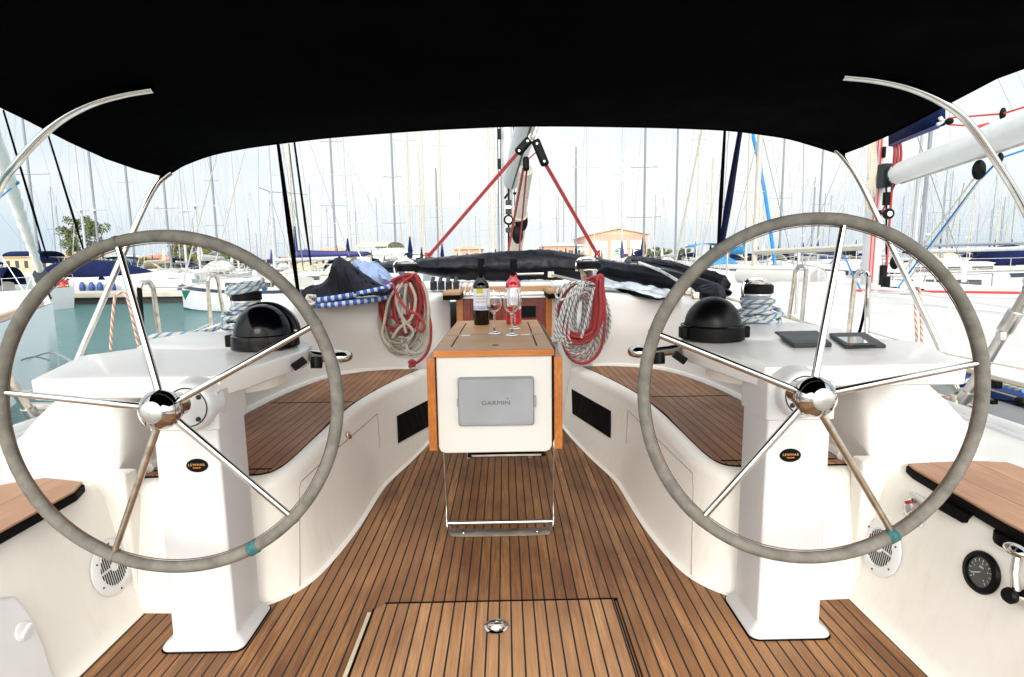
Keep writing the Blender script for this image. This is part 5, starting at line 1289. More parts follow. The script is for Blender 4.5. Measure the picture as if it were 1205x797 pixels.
b0, b1 = P(1050, 207, 6.6), P(1230, 140, 3.9)
bd2 = (b1 - b0).normalized(); q = V((1, 0, 0)).cross(bd2); bxv = bd2.cross(V((0, 0, 1))).normalized(); bzv = bxv.cross(bd2)
mb = MB(); mb.loft([[b0 + bd2 * d + bxv * (.10 * k_ * math.cos(a)) + bzv * (.115 * k_ * math.sin(a)) for a in [i * math.pi / 10 for i in range(20)]] for d, k_ in ((.18, 1), (4.2, 1))]); nbo = mb.build('boom', mat('boom_paint', (.70, .70, .69), .35, var=.04), nb, smooth=50)
mb = MB(); mb.loft([[b0 + bd2 * d + bxv * (.105 * k_ * math.cos(a)) + bzv * (.12 * k_ * math.sin(a)) for a in [i * math.pi / 4 + .4 for i in range(8)]] for d, k_ in ((-.04, .7), (.06, .95), (.20, 1.0))]); mb.obox(b0 + V((-.09, .0, .0)), (.10, .12, .26)); mb.build('gooseneck', darkg, nbo, smooth=0, bevel=.01)
mb = MB(); mb.tube([b0 + bd2 * .3 - bzv * .117, b0 + bd2 * 4.1 - bzv * .117], .012, 5); mb.build('boom_slot', brushed, nbo)
mb = MB(); k0 = P(1044, 252, 6.3); mb.tube([P(1043, 214, 6.4), P(1043, 300, 6.4)], .012, 5); mb.obox(P(1043, 234, 6.35), (.06, .05, .14)); mb.lathe([(0, 0), (.058, 0), (.058, .04), (0, .04)], k0, (0, -1, 0), 20); o = mb.build('vang_tackle', blackp, nb, bevel=.006)
mb = MB(); mb.lathe([(0, 0), (.028, 0), (.028, .005), (0, .005)], k0 + V((0, -.042, 0)), (0, -1, 0), 16); mb.build('sheave', alum, o)
mb = MB(); mb.obox(P(1042, 334, 6.2), (.06, .08, .16)); mb.obox(P(1050, 341, 6.2), (.12, .08, .06)); mb.build('halyard_clutch', blackp, nb, bevel=.01)
mb = MB(); mb.ell(P(1053, 309, 6.1), (.05, .04, .075)); mb.build('vang_block', blackp, nb)
mb = MB(); mb.obox(P(1078, 343, 5.6), (.14, .05, .05)); mb.ell(P(1068, 345, 5.6), (.07, .06, .04)); mb.build('deck_organiser', blackp, nb, bevel=.01)
mb = MB()
for a in ((1052, 168, 1050, 202), (1056, 168, 1053, 203), (1059, 165, 1058, 198)): mb.tube(cr([P(a[0], a[1], 6.4), P((a[0] + a[2]) / 2 + 2, (a[1] + a[3]) / 2, 6.35), P(a[2], a[3], 6.4)], 4), .014, 6)
mb.tube([P(1054, 215, 6.5), P(1038, 250, 6.5)], .010, 5)
mb.build('red_line_bundle', r_red, nb)
mb = MB(); A = [P(1049, 172, 6.5), P(1049, 130, 6.5), P(1108, 122, 5.3), P(1108, 148, 5.3)]
mb.loft([[A[0], A[1]], [A[0].lerp(A[3], .5) + V((0, 0, .01)), A[1].lerp(A[2], .5)], [A[3], A[2]]], closed=False, caps=False); mb.build('navy_sail_bag', navy, nb, solid=.06)
mb = MB(); mb.tube([P(1049, 171, 6.45), P(1104, 149, 5.25)], .018, 6); mb.build('bag_foot_batten', fendn, nb)
mb = MB(); 
for i in range(7):
    a0 = 1024 + (i % 3) * 2.5; mb.tube(cr([P(a0, 166, 6.4), P(a0 + 4 - i, 195, 6.35), P(a0 - 5 + i, 225, 6.35), P(a0 - 3, 250 - i * 3, 6.4)], 4), .014, 6)
mb.build('cream_rope_hank', r_cream, nb)
mb = MB(); mb.ell(P(1117, 143, 5.1), (.035, .03, .03)); mb.build('boom_block', blackp, nb)
for q, rd in ((P(1180, 134, 4.4), (.022, .02, .045)), (P(1152, 200, 4.7), (.055, .03, .080)), (P(1177, 186, 4.5), (.022, .02, .04))):
    mb = MB(); mb.ell(q, rd); mb.build('boom_block', blackp, nb)
mb = MB(); mb.tube([P(1107, 141, 5.2), P(1117, 143, 5.1)], .01, 6); mb.tube(cr([P(1106, 138, 5.2), P(1109, 143, 5.2), P(1103, 147, 5.2)], 4), .016, 6); mb.build('bag_lashing', alum, nb)
mb = MB(); mb.tube([P(1117, 139, 5.1), P(1180, 134, 4.4), P(1225, 120, 4.0)], .0075, 5); mb.tube([P(1117, 147, 5.1), P(1157, 149, 4.7), P(1176, 143, 4.5)], .0075, 5); mb.tube([P(1152, 150, 4.7), P(1164, 147, 4.65)], .02, 6); mb.build('outhaul_line', MATS['bright_red_rope'], nb)
mb = MB(); mb.tube([P(1222, 171, 4.4), P(1178, 186, 4.5), P(1150, 215, 4.8), P(1067, 325, 6.0), P(1052, 345, 6.0)], .0085, 6); mb.build('blue_line', r_sky, nb)
mb = MB(); mb.tube([P(1150, 205, 4.7), P(1062, 322, 6.0)], .007, 5); mb.tube([P(1156, 208, 4.7), P(1070, 328, 6.0)], .007, 5); mb.tube([P(1135, 215, 5.0), P(1115, 290, 6)], .005, 5); mb.build('cream_tackle', r_cream, nb)
mb = MB(); mb.tube(cr([P(977, 310, 8.6), P(990, 299, 8), P(1003, 322, 6.5), P(1012, 340, 6.0)], 5), .010, 5); mb.build('blue_loop', r_sky, nb)
for y in (5.4, 7.6):
    x = nbx - interp(NB, y) + .06
    mb = MB(); mb.tube([V((x, y, nz_(y))), V((x, y, nz_(y) + .60))], .013, 8); mb.build('stanchion', brushed, nb)
# white hoop rail on neighbour
mb = MB(); mb.tube(cr([P(1112, 318, 7.5), P(1111, 308, 7.5), P(1118, 305, 7.5), P(1130, 308, 7.5), P(1134, 318, 7.5), P(1134, 332, 7.5)], 5), .03, 8); mb.build('pulpit_hoop', alum, nb)
# fender and line between the boats
mb = MB(); mb.ell(V((2.42, 4.3, .15)), (.13, .13, .42), 18, 12); tag(mb.build('fender', blackr, None), 'black fender hanging between the two hulls on the right', 'fender')
# ropes lying along right deck
mb = MB(); mb.tube(cr([P(1020, 428, 3.6), P(1075, 442, 3.1), P(1120, 452, 2.9), P(1150, 446, 2.85), P(1205, 460, 2.5)], 6), .010, 6); tag(mb.build('jib_sheet', r_cyan, None), 'blue-flecked jib sheet led along the right side deck', 'rope')
mb = MB(); mb.obox(P(1170, 452, 2.62), (.03, .06, .035)); mb.tube([P(1170, 470, 2.6), P(1198, 473, 2.5)], .006, 6); mb.ell(P(1200, 473, 2.5), (.022, .03, .022)); mb.obox(P(1168, 473, 2.6), (.03, .03, .02)); tag(mb.build('deck_block', blackp, None, bevel=.004), 'small black block on the right side deck behind the wheel rim', 'block')
# ---- white hull to the left
lb = thing('neighbour_yacht', 'white yacht hull with teak toe rail whose bow ends at the left edge', 'sailboat', (-9.4, 9, WZ))
dirv = (V((-9.05, 11.6, 0)) - V((-7.0, 8.0, 0))).normalized(); nrm = V((-dirv.y, dirv.x, 0))
if nrm.x > 0: nrm = -nrm
bow = V((-9.02, 11.6, 0)); rows = []
for i in range(15):
    d = i * .75 ; b = 1.9 * (1 - math.exp(-d / 1.9)) + .02; c = bow - dirv * d + nrm * (1.9 * (1 - math.exp(-d / 1.4)) * .55 if d else 0)
    cc = bow - dirv * d + nrm * .0
    z = .55 - .012 * d
    near = cc - nrm * 0.0; far = cc + nrm * (2 * b)
    bot = cc + nrm * (.02 + .04 * min(1, d / 4)) - dirv * .12 * (1 - min(1, d))
    rows.append([near + V((0, 0, z)), (near * .98 + bot * .02) + V((0, 0, z - .45)), bot + V((0, 0, WZ)), cc + nrm * b + V((0, 0, WZ - .3)), far + V((0, 0, WZ)), far + V((0, 0, z))])
mb = MB(); mb.loft(rows, closed=False, caps=False); mb.add(rows[0], [tuple(range(6))]); lh = mb.build('hull', mat('hull_pale_blue_white', (.86, .87, .88), .6, var=.02), lb, smooth=50)
mb = MB(); mb.loft([[r[0] + V((0, 0, .01)), r[0] + nrm * .2 + V((0, 0, .03)), r[-1] + V((0, 0, .01))] for r in rows], closed=False, caps=False); mb.build('deck', nonskid, lb)
mb = MB()
for i0, i1 in ((1, 2), (3, 7), (8, 13)):
    mb.loft([[r[0] + nrm * .02 + V((0, 0, .01)), r[0] + nrm * .02 + V((0, 0, .09)), r[0] + nrm * .10 + V((0, 0, .09)), r[0] + nrm * .10 + V((0, 0, .01))] for r in rows[i0:i1 + 1]])
mb.build('teak_rail', lipm, lb)
fs0, fs1 = rows[0][0].lerp(rows[1][0], .4) + V((0, 0, .05)), None
a, b = P(48, 322, 11.2), P(2, 190, 8.6); dd = (b - a); e = b + dd * .9
mb = MB(); mb.tube(cr([a, a.lerp(b, .3) , a.lerp(b, .65), b, e], 10), [.055 + .0015 * i + .010 * math.sin(i * 2.1) for i in range(41)], 12); fg = mb.build('furled_genoa', mat('sailcloth', (.82, .82, .79), .8, var=.08, vs=3), lb)
mb = MB(); mb.tube([P(60, 352, 11.5), a], .02, 6); mb.lathe([(0, 0), (.12, 0), (.12, .05), (.05, .07), (.05, .2), (.12, .22), (.12, .25), (0, .25)], P(50, 330, 11.25), dd, 16); mb.build('furler_drum', darkg, lb)
mb = MB(); mb.tube([P(17, 215, 9.0), P(-20, 232, 8.8)], .012, 6); mb.tube([P(17, 218, 9.0), P(-20, 250, 8.8)], .012, 6); mb.ell(P(17, 215, 9.0), (.07, .05, .04)); mb.build('blue_sheet', r_sky, lb)
line('thin grey mooring line crossing from the white hull on the left', [(37, 421), (58, 415), (76, 421), (100, 440)], [9.5, 8, 5, 3.2], .012, wire)
mb = MB(); mb.tube(cr([P(22, 425, 8.9), P(40, 420, 8.9), P(58, 424, 8.8)], 4), .012, 5); tag(mb.build('boat_hook_line', wire, None), 'short dark line against the white hull at left', 'line')
# ---- motorboat under a navy cover
mbt = thing('covered_motorboat', 'motorboat hidden under a taut navy cover behind the pontoon, red lifebuoy at its stern', 'motorboat', (P(125, 345, 37).x, 37, WZ))
cx = P(128, 345, 37).x; x0_, x1_ = P(66, 345, 37).x, P(196, 345, 37).x; L = x1_ - x0_
M4 = Matrix.Translation((cx, 37, WZ)) @ Matrix.Rotation(-R(90), 4, 'Z')
rg = hull_rings(L * 1.12, 2.9, 1.35)
mb = MB(); mb.loft(rg, closed=False, caps=False); mb.add(rg[0], [tuple(range(10))]); xf(mb, M4).build('hull', hullw, mbt, smooth=50)
rows = []; ra = random.Random(3)
for i in range(25):
    u = i / 24; y = -L * .5 + L * u; h = interp([(0, .35), (.05, 1.0), (.2, 1.25), (.5, 1.15), (.72, .85), (.88, .5), (1, .15)], u); w = interp([(0, 1.35), (.6, 1.4), (.9, .8), (1, .3)], u)
    rows.append([V((w * math.cos(a) * (1 + .03 * math.sin(i * 1.9)), y, 1.25 + h * (math.sin(a) ** .75) * (1 + .04 * noise.noise(V((u * 8, a * 2, 0)))))) for a in [math.pi * k / 14 for k in range(15)]])
mb = MB(); mb.loft(rows, closed=False, caps=False); xf(mb, M4).build('cover', navy, mbt, smooth=70, solid=.02)
for px in (97, 108, 118, 133):
    mb = MB(); c = P(px, 339, 35.3); mb.ell(c, (.17, .17, .38), 12, 8); mb.build('fender', fend, mbt)
mb = MB(); c = P(68, 340.5, 35.4); mb.tube([c + V((.42 * math.cos(i * math.pi / 10), 0, .42 * math.sin(i * math.pi / 10))) for i in range(20)], .15, 8, closed=True); mb.build('lifebuoy', mat('lifebuoy_red', (.65, .03, .02), .5), mbt)
mb = MB(); mb.obox(c + V((0, .1, .05)), (1.05, .10, 1.05)); mb.build('lifebuoy_backing', redp, mbt)
mb = MB(); 
for a, b_ in (((60, 338), (60, 352)), ((60, 338), (80, 336)), ((80, 336), (80, 350))): mb.tube([P(*a, 35.4), P(*b_, 35.4)], .04, 5)
mb.tube([P(70, 352, 33), P(195, 344, 35)], .05, 5)
mb.build('stern_rail', brushed, mbt)
# ---- individual yachts that can be told apart
yacht_boat('white sloop with green bow flash and dark rail, across the water at left', P(314, 340, 25.5).x, 25.5, R(72), L=9.5, mastH=12, mastR=.075, boomcover=False, stripe=hulln, sprayhood=None, flag=None, name='green_bow_yacht', mast_y=-.5)
gb = bpy.data.objects['green_bow_yacht']
mb = MB(); a = [P(222.5, 341, 23.2), P(232.5, 341, 23.2), P(226.5, 352, 23.3)]
mb.extr([p + V((.0, -.55, 0)) for p in a], (0, .03, 0)); o = mb.build('green_bow_flash', hullg, gb, smooth=0)
yacht_boat('yacht with navy bimini and sprayhood, at the far left above the white bow', P(-42, 330, 28).x, 28, R(95), L=8.6, mastH=9, sprayhood=navy, bimini=navy, cover=navy, name='yacht', mast_y=1.5)
yacht_boat('white yacht with small navy bow fender between the covered motorboat and green-bow sloop', P(190, 340, 38).x, 41, R(20), L=10, mastH=14, boomcover=False, name='yacht', radar=True)
for (px, Y, col_) in ((86.5, 40.0, fendn),):
    pass
line2 = None
mb = MB(); c = P(213, 350, 33); mb.tube([c + V((0, 0, .7)), c + V((.03, 0, .2)), c + V((.06, 0, -.5))], [.08, .28, .1], 10); tag(mb.build('bow_fender', fendn, None), 'navy bow fender just left of the green bow flash', 'fender')
for k, px in enumerate((311, 320)):
    mb = MB(); c = P(px, 340, 24.6); mb.tube([c + V((-.1, 0, .28)), c + V((-.03, 0, .1)), c + V((.05, 0, -.1)), c + V((.09, 0, -.24))], [.05, .15, .16, .06], 10)
    tag(mb.build('fender', fendn, None), ('left' if k == 0 else 'right') + ' one of two navy fenders beside the rope-wrapped left winch', 'fender')
yacht_boat('classic yacht with cream deck tent and blue boom cover, above the left wheel rim', P(352, 330, 29).x, 30, R(80), L=11, mastH=13, cover=fendn, sprayhood=beigec, bimini=beigec, hullmat=hullw, mastmat=farmastb, name='yacht', mast_y=.6)
yacht_boat('yacht with turquoise sail cover and hood just right of the hanging navy strap', P(884, 320, 34).x, 36, R(188), L=11, mastH=14, cover=turq, sprayhood=turq, bimini=turq, mastmat=farmastb, name='yacht')
yacht_boat('white yacht with navy tent seen below the right bow tube', P(1150, 320, 24).x, 26, R(82), L=12, mastH=13, cover=navy, sprayhood=navy, stripe=hulln, name='yacht', mastmat=farmastg, boomcover=False)
yacht_boat('pale motorsailer with long grey boom, partly hidden behind the right neighbour boom', P(1090, 320, 20).x, 19.5, R(60), L=9, mastH=12, cover=alum, stripe=None, name='yacht', boomcover=False)
# pale rolled dinghy on the next boat forward
dg = thing('inflatable_dinghy', 'cream inflatable dinghy tube with round end, seen between the right gate rails', 'dinghy', P(935, 340, 10.5))
e0, e1 = P(962, 328, 7.6), P(872, 324, 9.2)
mb = MB(); mb.tube([e0, e0.lerp(e1, .3), e0.lerp(e1, .7), e1], [.145, .16, .165, .12], 20); mb.build('tube', hullc, dg)
mb = MB(); mb.lathe([(0, .0), (.115, 0), (.150, -.02), (.150, .02)], e0, e0 - e1, 24, caps=False); mb.build('end_cap', whitep, dg)
mb = MB(); mb.tube([e0 + V((.35, .75, -.05)), e1 + V((.35, .75, -.03))], .14, 16); mb.build('tube', hullc, dg)
mb = MB(); mb.obox(e0.lerp(e1, .04) + V((.30, .30, -.03)), (.50, .22, .24)); mb.build('transom', alum, dg, bevel=.03)
yacht_boat('white yacht carrying the cream dinghy, beyond the right console', P(925, 335, 13).x + .3, 14.2, R(14), L=10, mastH=13, mastR=.07, boomcover=False, name='yacht', mastmat=farmastb, cabin=True, z=WZ - .1)
# ---- rows of moored yachts (each mast of the photograph's near rows)
used_ = []
rb = random.Random(11)
covers = [navy, clothn, beigec, fendn, navy, hullc]
cvn = {id(navy): 'navy', id(clothn): 'charcoal', id(beigec): 'beige', id(fendn): 'blue', id(hullc): 'white', id(turq): 'turquoise'}
rows_D = [45, 57.5, 71.5, 84, 98]
def place(px, D0, lab, top=None, **kw):
    D = min(rows_D, key=lambda d: abs(d - D0)); i0 = rows_D.index(D)
    for D in rows_D[i0:] + rows_D[:i0]:
        x = P(px, 300, D).x
        if all(not (abs(D - d) < 5 and abs(x - xx) < 4.0) for xx, d in used_): break
    used_.append((x, D)); H = (.262 * D + 3.2) if top is None else (308 - top) / FP * D + .9
    return yacht_boat(lab, x, D, (R(180) if rb.random() < .5 else 0) + R(rb.uniform(-5, 5)), L=rb.uniform(10, 12.5), mastH=H, mastR=.0018 * D, grp='yachts moored in the near rows', name='moored_yacht', detail=1 if D < 60 else 0, **kw)
near = [(57, 45, None, farmastg, 1, False, 'left of the furled genoa'), (109, 45, None, farmast, 2, True, 'with radar dome, left of the tall tree'), (123, 57, None, farmastg, 2, True, 'with its mast rising through the tall tree crown'), (153, 57, None, farmastg, 1, False, 'right of the tall tree, thin grey mast'),
        (206, 57, None, farmastg, 2, False, 'left of the olive tree'), (241, 45, None, farmast, 2, True, 'with radar dome, right of the olive tree'), (253, 57, None, farmastg, 3, False, 'with grey three-spreader mast above the left wheel rim'), (283, 71, None, farmast, 2, False, 'between the wheel top and the black strap, thin mast'),
        (345, 45, None, farmast, 1, False, 'just right of the left black strap'), (399, 57, None, farmastg, 2, False, 'with grey mast over the yellow building, left of a twin'), (407, 45, None, farmast, 3, False, 'with white mast over the yellow building, right of a twin'), (464, 45, None, farmastg, 3, False, 'with dark grey mast above the left coachroof winch'),
        (482, 45, None, farmastb, 2, False, 'with beige mast above the red coil'), (495, 71, 182, farmastb, 1, True, 'with short mast left of the mainsheet, radar at mid height'), (502, 57, None, farmastb, 2, False, 'with thin beige mast beside the foot of the mainsheet'), (516, 71, 202, farmastg, 1, False, 'with short grey mast just inside the mainsheet'), (520, 57, None, farmastb, 2, False, 'with tall beige mast just inside the mainsheet'),
        (577, 71, None, farmastb, 3, False, 'left of our own mast, outer of a pair'), (583, 84, None, farmastb, 2, False, 'left of our own mast, inner of a pair'), (679, 71, 178, farmastg, 1, False, 'with short mast left of the salmon warehouse'), (689, 45, None, farmast, 3, False, 'with thick white mast at the left edge of the salmon warehouse'),
        (733, 45, None, farmast, 1, False, 'with white mast in front of the salmon warehouse sign'), (755, 45, None, farmastg, 3, False, 'with navy mast cover right of the salmon warehouse'), (792, 71, None, farmastg, 0, False, 'with bare mast above the green bushes'), (816, 57, None, farmastb, 2, False, 'right of the green bushes, beige mast'),
        (838, 71, 190, farmastb, 1, False, 'with short mast and red flag by the right black strap'), (873, 57, None, farmastb, 0, False, 'with tall beige mast right of the navy strap'), (966, 71, 182, farmastg, 1, False, 'with grey mast inside the top of the right wheel'), (913, 71, 170, farmastg, 1, False, 'with blue furled sail inside the right wheel')]
flagred = mat('flag_red', (.60, .01, .01), .7)
for i, (px, D, top, mm, spn, rad, desc) in enumerate(near):
    cv = navy if 'navy' in desc else covers[i % len(covers)]
    place(px, D, 'distant yacht ' + desc, top, mastmat=mm, spreads=spn, radar=rad, cover=cv, sprayhood=cv if i % 3 else None, flag=flagred if 'red flag' in desc else None, bimini=cv if i % 4 == 1 else None)
mb = MB(); mb.tube(cr([P(884, 150, 60), P(897, 210, 60), P(905, 260, 60), P(912, 312, 60)], 5), .19, 8); tag(mb.build('furled_sail', r_sky, None), 'bright blue furled headsail slanting down inside the right wheel', 'sail')
# second rank, told apart by nothing: thin bare masts
pxs = [70, 140, 178, 190, 216, 268, 300, 315, 330, 372, 388, 421, 440, 452, 473, 538, 552, 566, 640, 655, 668, 705, 745, 773, 783, 805, 828, 858, 880, 893, 905, 921, 934, 947, 958, 975, 984, 992, 1001, 1012, 1062, 1070, 1080, 1091, 1100, 1109, 1121, 1133, 1144, 1158, 1166, 1175, 1186, 1197]
for i, px in enumerate(pxs):
    px += rb.uniform(-3, 3); right = px > 850
    D = rb.choice([84, 98]) if right or rb.random() < .8 else 71.5
    top = rb.uniform(205, 262) if not right else rb.uniform(178, 250)
    for D in (D, 98, 84, 71.5):
        x = P(px, 300, D).x
        if all(not (abs(D - d) < 5 and abs(x - xx) < 3.6) for xx, d in used_): break
    used_.append((x, D)); H = (308 - top) / FP * D + .9; cv = rb.choice(covers)
    yacht_boat('distant yacht with thin bare mast in the packed rows of the marina', x, D, (R(180) if rb.random() < .5 else 0) + R(rb.uniform(-5, 5)), L=rb.uniform(9.5, 12), mastH=H, mastR=.055, grp='yachts in the far packed rows', name='distant_yacht', detail=0, mastmat=rb.choice([farmast, farmastg, farmastb]), spreads=rb.choice([1, 1, 2]), cover=cv, sprayhood=cv if rb.random() < .5 else None, radar=rb.random() < .1, furled=rb.random() < .6, tilt=R(rb.uniform(-1.5, 1.5)))
# farthest masts beyond the mole, tiny
for i in range(58):
    px = rb.uniform(60, 860) if i < 24 else rb.uniform(870, 1205); D = rb.uniform(112, 150); top = rb.uniform(235, 280) if i < 24 else rb.uniform(215, 272)
    x = P(px, 300, D).x; H = (308 - top) / FP * D + .9
    t = thing('far_yacht', 'far small yacht, only hull and pale mast readable on the horizon', 'sailboat', (x, D, .2), 'farthest yachts laid up beyond the marina')
    M4 = Matrix.Translation((x, D, .35)) @ Matrix.Rotation(R(rb.uniform(-25, 25) + 180 * (i % 2)), 4, 'Z')
    rg = hull_rings(10, 3.2, 1.1, n=8); mb = MB(); mb.loft(rg, closed=False, caps=False); mb.loft([[r[0], V((0, r[0].y, r[0].z + .35)), r[-1]] for r in rg], closed=False, caps=False); xf(mb, M4).build('hull', hullw, t)
    mb = MB(); b_ = V((0, .8, 1)); mb.tube([b_, b_ + V((0, 0, H))], .075, 5); mo = xf(mb, M4).build('mast', rb.choice([farmast, farmastg]), t)
    mb = MB(); mb.tube([b_ + V((-1, 0, H * .55)), b_ + V((1, 0, H * .55))], .03, 4); xf(mb, M4).build('spreader', farmastg, mo)
# ---- buildings
def tile(name, a, b): 
    return mat(name, a, .8, var=.2, vs=.6, col2=b)
rooft = tile('terracotta_roof', (.46, .30, .17), (.56, .38, .22)); roofr = tile('red_roof', (.42, .17, .10), (.52, .24, .15)); salmon = mat('salmon_plaster', (.60, .33, .24), .85, var=.08, vs=.3)
creamw = mat('cream_plaster', (.74, .69, .56), .85, var=.08, vs=.3); yellw = mat('yellow_plaster', (.62, .48, .25), .85, var=.08); pblue = mat('pale_blue_plaster', (.48, .58, .62), .85, var=.08); tanw = mat('tan_plaster', (.58, .42, .27), .85, var=.1)
def building(lab, px0, px1, ptop, pridge, D, wm, rm, depth=12, cols=5, rows_=1, hip=True, name='building', panels=None, logo=False, cat='building'):
    x0, x1 = P(px0, 300, D).x, P(px1, 300, D).x; zt = P((px0 + px1) / 2, ptop, D).z; zr = P((px0 + px1) / 2, pridge, D).z; z0 = .1; y0, y1 = D, D + depth
    t = thing(name, lab, cat, ((x0 + x1) / 2, D + depth / 2, z0)); W_ = x1 - x0
    mb = MB(); mb.box(x0, x1, y0, y1, z0, zt); wl_ = mb.build('wall', wm, t, smooth=0)
    ov = .35; mb = MB(); cxr = (x0 + x1) / 2; ym_ = (y0 + y1) / 2
    if hip:
        k = W_ * .28
        A = [V((x0 - ov, y0 - ov, zt)), V((x1 + ov, y0 - ov, zt)), V((x1 + ov, y1 + ov, zt)), V((x0 - ov, y1 + ov, zt))]; B = [V((x0 + k, ym_, zr)), V((x1 - k, ym_, zr))]
        mb.add(A + B + [p + V((0, 0, -.12)) for p in A], [(0, 1, 5, 4), (1, 2, 5), (2, 3, 4, 5), (3, 0, 4), (0, 6, 7, 1), (1, 7, 8, 2), (2, 8, 9, 3), (3, 9, 6, 0), (9, 8, 7, 6)])
    else:
        g_ = [V((x0 - ov, 0, zt)), V((cxr, 0, zr)), V((x1 + ov, 0, zt)), V((x1 + ov, 0, zt - .15)), V((cxr, 0, zr - .18)), V((x0 - ov, 0, zt - .15))]
        mb.loft([[p + V((0, y0 - ov, 0)) for p in g_], [p + V((0, y1 + ov, 0)) for p in g_]])
        mbg = MB(); mbg.loft([[V((x0, y0 + .01, zt)), V((cxr, y0 + .01, zr - .15)), V((x1, y0 + .01, zt))], [V((x0, y0 + .2, zt)), V((cxr, y0 + .2, zr - .15)), V((x1, y0 + .2, zt))]]); mbg.build('gable', rm if panels is None else tanw, t, smooth=0)
    mb.build('roof', rm, t, smooth=0)
    if panels:
        for k in range(3):
            a = x0 + W_ * (.05 + .325 * k); mb = MB(); mb.box(a, a + W_ * .26, y0 - .06, y0 - .005, z0 + .3, z0 + (zt - z0) * .80); mb.build('door_panel', creamw, t, smooth=0)
        mb = MB(); c = V((x0 + W_ * .52, y0 - .12, z0 + (zt - z0) * .42)); rl = W_ * .072
        mb.tube([c + V((rl * math.cos(a), 0, rl * .8 * math.sin(a) + .2)) for a in [R(20 + i * 14) for i in range(14)]], .11, 6)
        mb.tube(cr([c + V((-rl * 1.5, 0, -.35)), c + V((-rl * .5, 0, -.15)), c + V((.1, 0, -.30)), c + V((rl * 1.1, 0, -.30))], 4), .10, 6); mb.obox(c + V((.1, 0, .25)), (rl * 1.2, .06, .16))
        mb.build('green_logo', mat('logo_green', (.05, .36, .16), .6), t)
    else:
        for rr_i in range(rows_):
            for k in range(cols):
                a = x0 + W_ * (k + .3) / cols; hgt = (zt - z0) / rows_; zb = z0 + hgt * (rr_i + .35)
                mb = MB(); mb.box(a, a + W_ * .4 / cols, y0 - .05, y0 - .01, zb, zb + hgt * .42); mb.build('window', winm if cols < 9 else pblue, wl_, smooth=0)
    return t
building('salmon warehouse with tan gable roof, cream panels and a green swirl logo', 693, 762, 276, 268.5, 112, salmon, rooft, 24, panels=True, hip=False)
building('low salmon building with flat pale awning roof left of the warehouse', 640, 678, 289, 284, 112, salmon, creamw, 14, cols=3)
building('small blue-grey shed between the two salmon buildings', 678, 692, 289, 287, 113, pblue, creamw, 8, cols=2)
building('small tan-roofed house seen just left of our own mast', 535, 566, 293, 289, 116, salmon, rooft, 10, cols=3)
building('yellow building with tan hipped roof and arches, right of the left black straps', 368, 400, 295, 290, 114, yellw, rooft, 12, cols=4)
building('long cream building with blue window band behind the folded charcoal cover', 416, 500, 299, 296, 115, creamw, pblue, 12, cols=9)
building('cream building with pale arched roof rising behind the long blue-banded one', 440, 474, 296, 291, 124, creamw, creamw, 12, cols=4)
building('terracotta-roofed long building behind the left furled sail', 3, 88, 302, 296, 120, tanw, rooft, 16, cols=8)
building('pale blue two-storey house right of the tall tree', 124, 142, 302, 300, 112, pblue, pblue, 10, cols=3, rows_=2)
building('small house with red hipped roof above the green hedge at left', 158, 178, 304, 299, 114, salmon, roofr, 10, cols=3)
building('pink house with red roof, second right of the tall tree', 184, 206, 305, 300, 116, salmon, roofr, 10, cols=3)
building('low red-roofed house above the left wheel rim near the black strap', 305, 334, 307, 302, 112, creamw, roofr, 12, cols=4)
building('low white harbour office among the masts right of the warehouse', 850, 905, 302, 298, 130, creamw, rooft, 12, cols=5)
building('long pale shed low on the horizon inside the right wheel', 1020, 1120, 302, 299, 140, creamw, rooft, 14, cols=8)
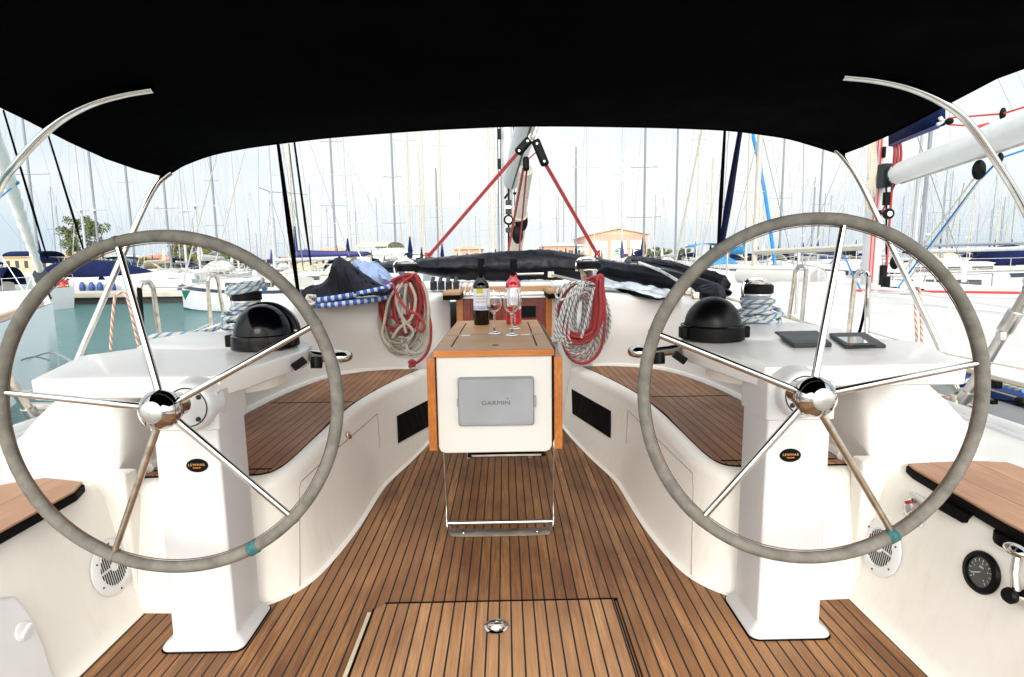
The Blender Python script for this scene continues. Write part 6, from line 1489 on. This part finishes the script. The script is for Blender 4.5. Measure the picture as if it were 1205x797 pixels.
# ---- trees
def leafmat(name, a, b):
    m, nt, bs = newmat(name); c = coords(nt); n = noise_(nt, c, 1.2, 3); n2 = noise_(nt, c, 9, 2)
    nt.links.new(mixrgb(nt, remap(nt, n2, .35, .65), a, b), bs.inputs['Base Color']); bs.inputs['Roughness'].default_value = .6
    return m
olive = leafmat('olive_leaves', (.05, .065, .012), (.12, .14, .03)); yell = leafmat('yellow_green_leaves', (.10, .11, .02), (.20, .19, .05)); green = leafmat('green_leaves', (.04, .10, .015), (.09, .17, .03))
bark = mat('bark', (.12, .09, .06), .9)
def tree(lab, px, ptop, wpx, D, m, seed, dens=1.0, trunk=.35, name='tree', grp=None, ground=.2, gap=.35):
    rn = random.Random(seed); cx = P(px, 300, D).x; zt = P(px, ptop, D).z; H = zt - ground; Wd = wpx / FP * D
    t = thing(name, lab, 'tree' if name != 'bush' else 'bush', (cx, D, ground), grp)
    mb = MB(); th = H * trunk; base = V((cx, D, ground)); fork = base + V((Wd * .04, 0, th))
    mb.tube([base, base.lerp(fork, .5) + V((.06, 0, 0)), fork], [H * .035, H * .028, H * .022], 8); limbs = []
    nb_ = 9
    for k in range(nb_):
        a = 2 * math.pi * k / nb_ + rn.uniform(-.3, .3); e = fork + V((math.cos(a) * Wd * rn.uniform(.2, .42), math.sin(a) * Wd * .35, (H - th) * rn.uniform(.25, .88)))
        mb.tube(cr([fork, fork.lerp(e, .5) + V((0, 0, -.05 * H)), e], 4), [H * .016 * (1 - .09 * i) + .01 for i in range(9)], 5); limbs.append(e)
    mb.build('trunk', bark, t)
    clumps = []
    for e in limbs: clumps.append((e, Wd * rn.uniform(.10, .17)))
    for k in range(int(34 * dens)):
        a = rn.uniform(0, 6.283); r = math.sqrt(rn.random()) * .48; zz = rn.uniform(0, 1)
        k_ = math.sin(math.pi * (.12 + .80 * zz)) ** .6
        clumps.append((V((cx + math.cos(a) * r * Wd * k_, D + math.sin(a) * r * Wd * k_ * .8, ground + th * .85 + (H - th * .85) * (zz * .93 + .03))), Wd * rn.uniform(.05, .12)))
    mb = MB(); vs = []; fs = []
    for c, r in clumps:
        for q in range(int(120 * dens)):
            d = V((rn.gauss(0, 1), rn.gauss(0, 1), rn.gauss(0, .75))); d = d.normalized() * r * rn.random() ** .4; p = c + d
            if p.z > zt: continue
            u = V((rn.gauss(0, 1), rn.gauss(0, 1), rn.gauss(0, 1))).normalized(); v = u.orthogonal().normalized(); s_ = rn.uniform(.10, .2) * (D / 95)
            o = len(vs); vs += [p - u * s_, p + v * s_ * .6, p + u * s_, p - v * s_ * .6]; fs.append((o, o + 1, o + 2, o + 3))
    mb.add(vs, fs); mb.build('crown', m, t, smooth=0, recalc=False)
    return t
tree('tall open-crowned olive green tree behind the left wheel top', 101, 254, 52, 104, olive, 2, 1.0, .30)
tree('rounded yellow-green tree behind masts above the left wheel rim', 224, 279, 46, 106, yell, 5, 1.25, .15)
tree('small dark tree right of the yellow-green one', 250, 292, 18, 110, green, 9, .5, .2)
tree('spiky dark shrub-like tree beside the left black strap', 357, 293, 16, 108, olive, 12, .5, .2)
for i, (px, pt, w_, mm, lab) in enumerate(((168, 303, 26, green, 'green bush left of the red-roofed house'), (140, 305, 22, green, 'green bush in front of the pale blue house'), (196, 309, 20, green, 'green bush below the pink house'), (330, 303, 24, yell, 'pale bush beside the low red-roofed house'), (270, 297, 26, green, 'green bush under the left wheel rim by the white masts'), (770, 290, 22, olive, 'olive bush right of the warehouse, left of a paler one'), (784, 293, 20, yell, 'yellow-green bush in the middle right of the warehouse'), (803, 292, 20, olive, 'olive bush farthest from the warehouse'))):
    tree(lab, px, pt, w_, 108, mm, 20 + i, .45, .08, name='bush', grp='bushes along the shore')
# ---- finish: text objects become real meshes
dg_ = bpy.context.evaluated_depsgraph_get()
for o in [o for o in bpy.data.objects if o.type == 'FONT']:
    me = bpy.data.meshes.new_from_object(o.evaluated_get(dg_)); par, ml, nm_ = o.parent, o.matrix_local.copy(), o.name.split('.')[0]
    me.materials.clear(); me.materials.append(o.data.materials[0])
    bpy.data.objects.remove(o); n = bpy.data.objects.new(nm_, me); COL.objects.link(n); n.parent = par; n.matrix_local = ml
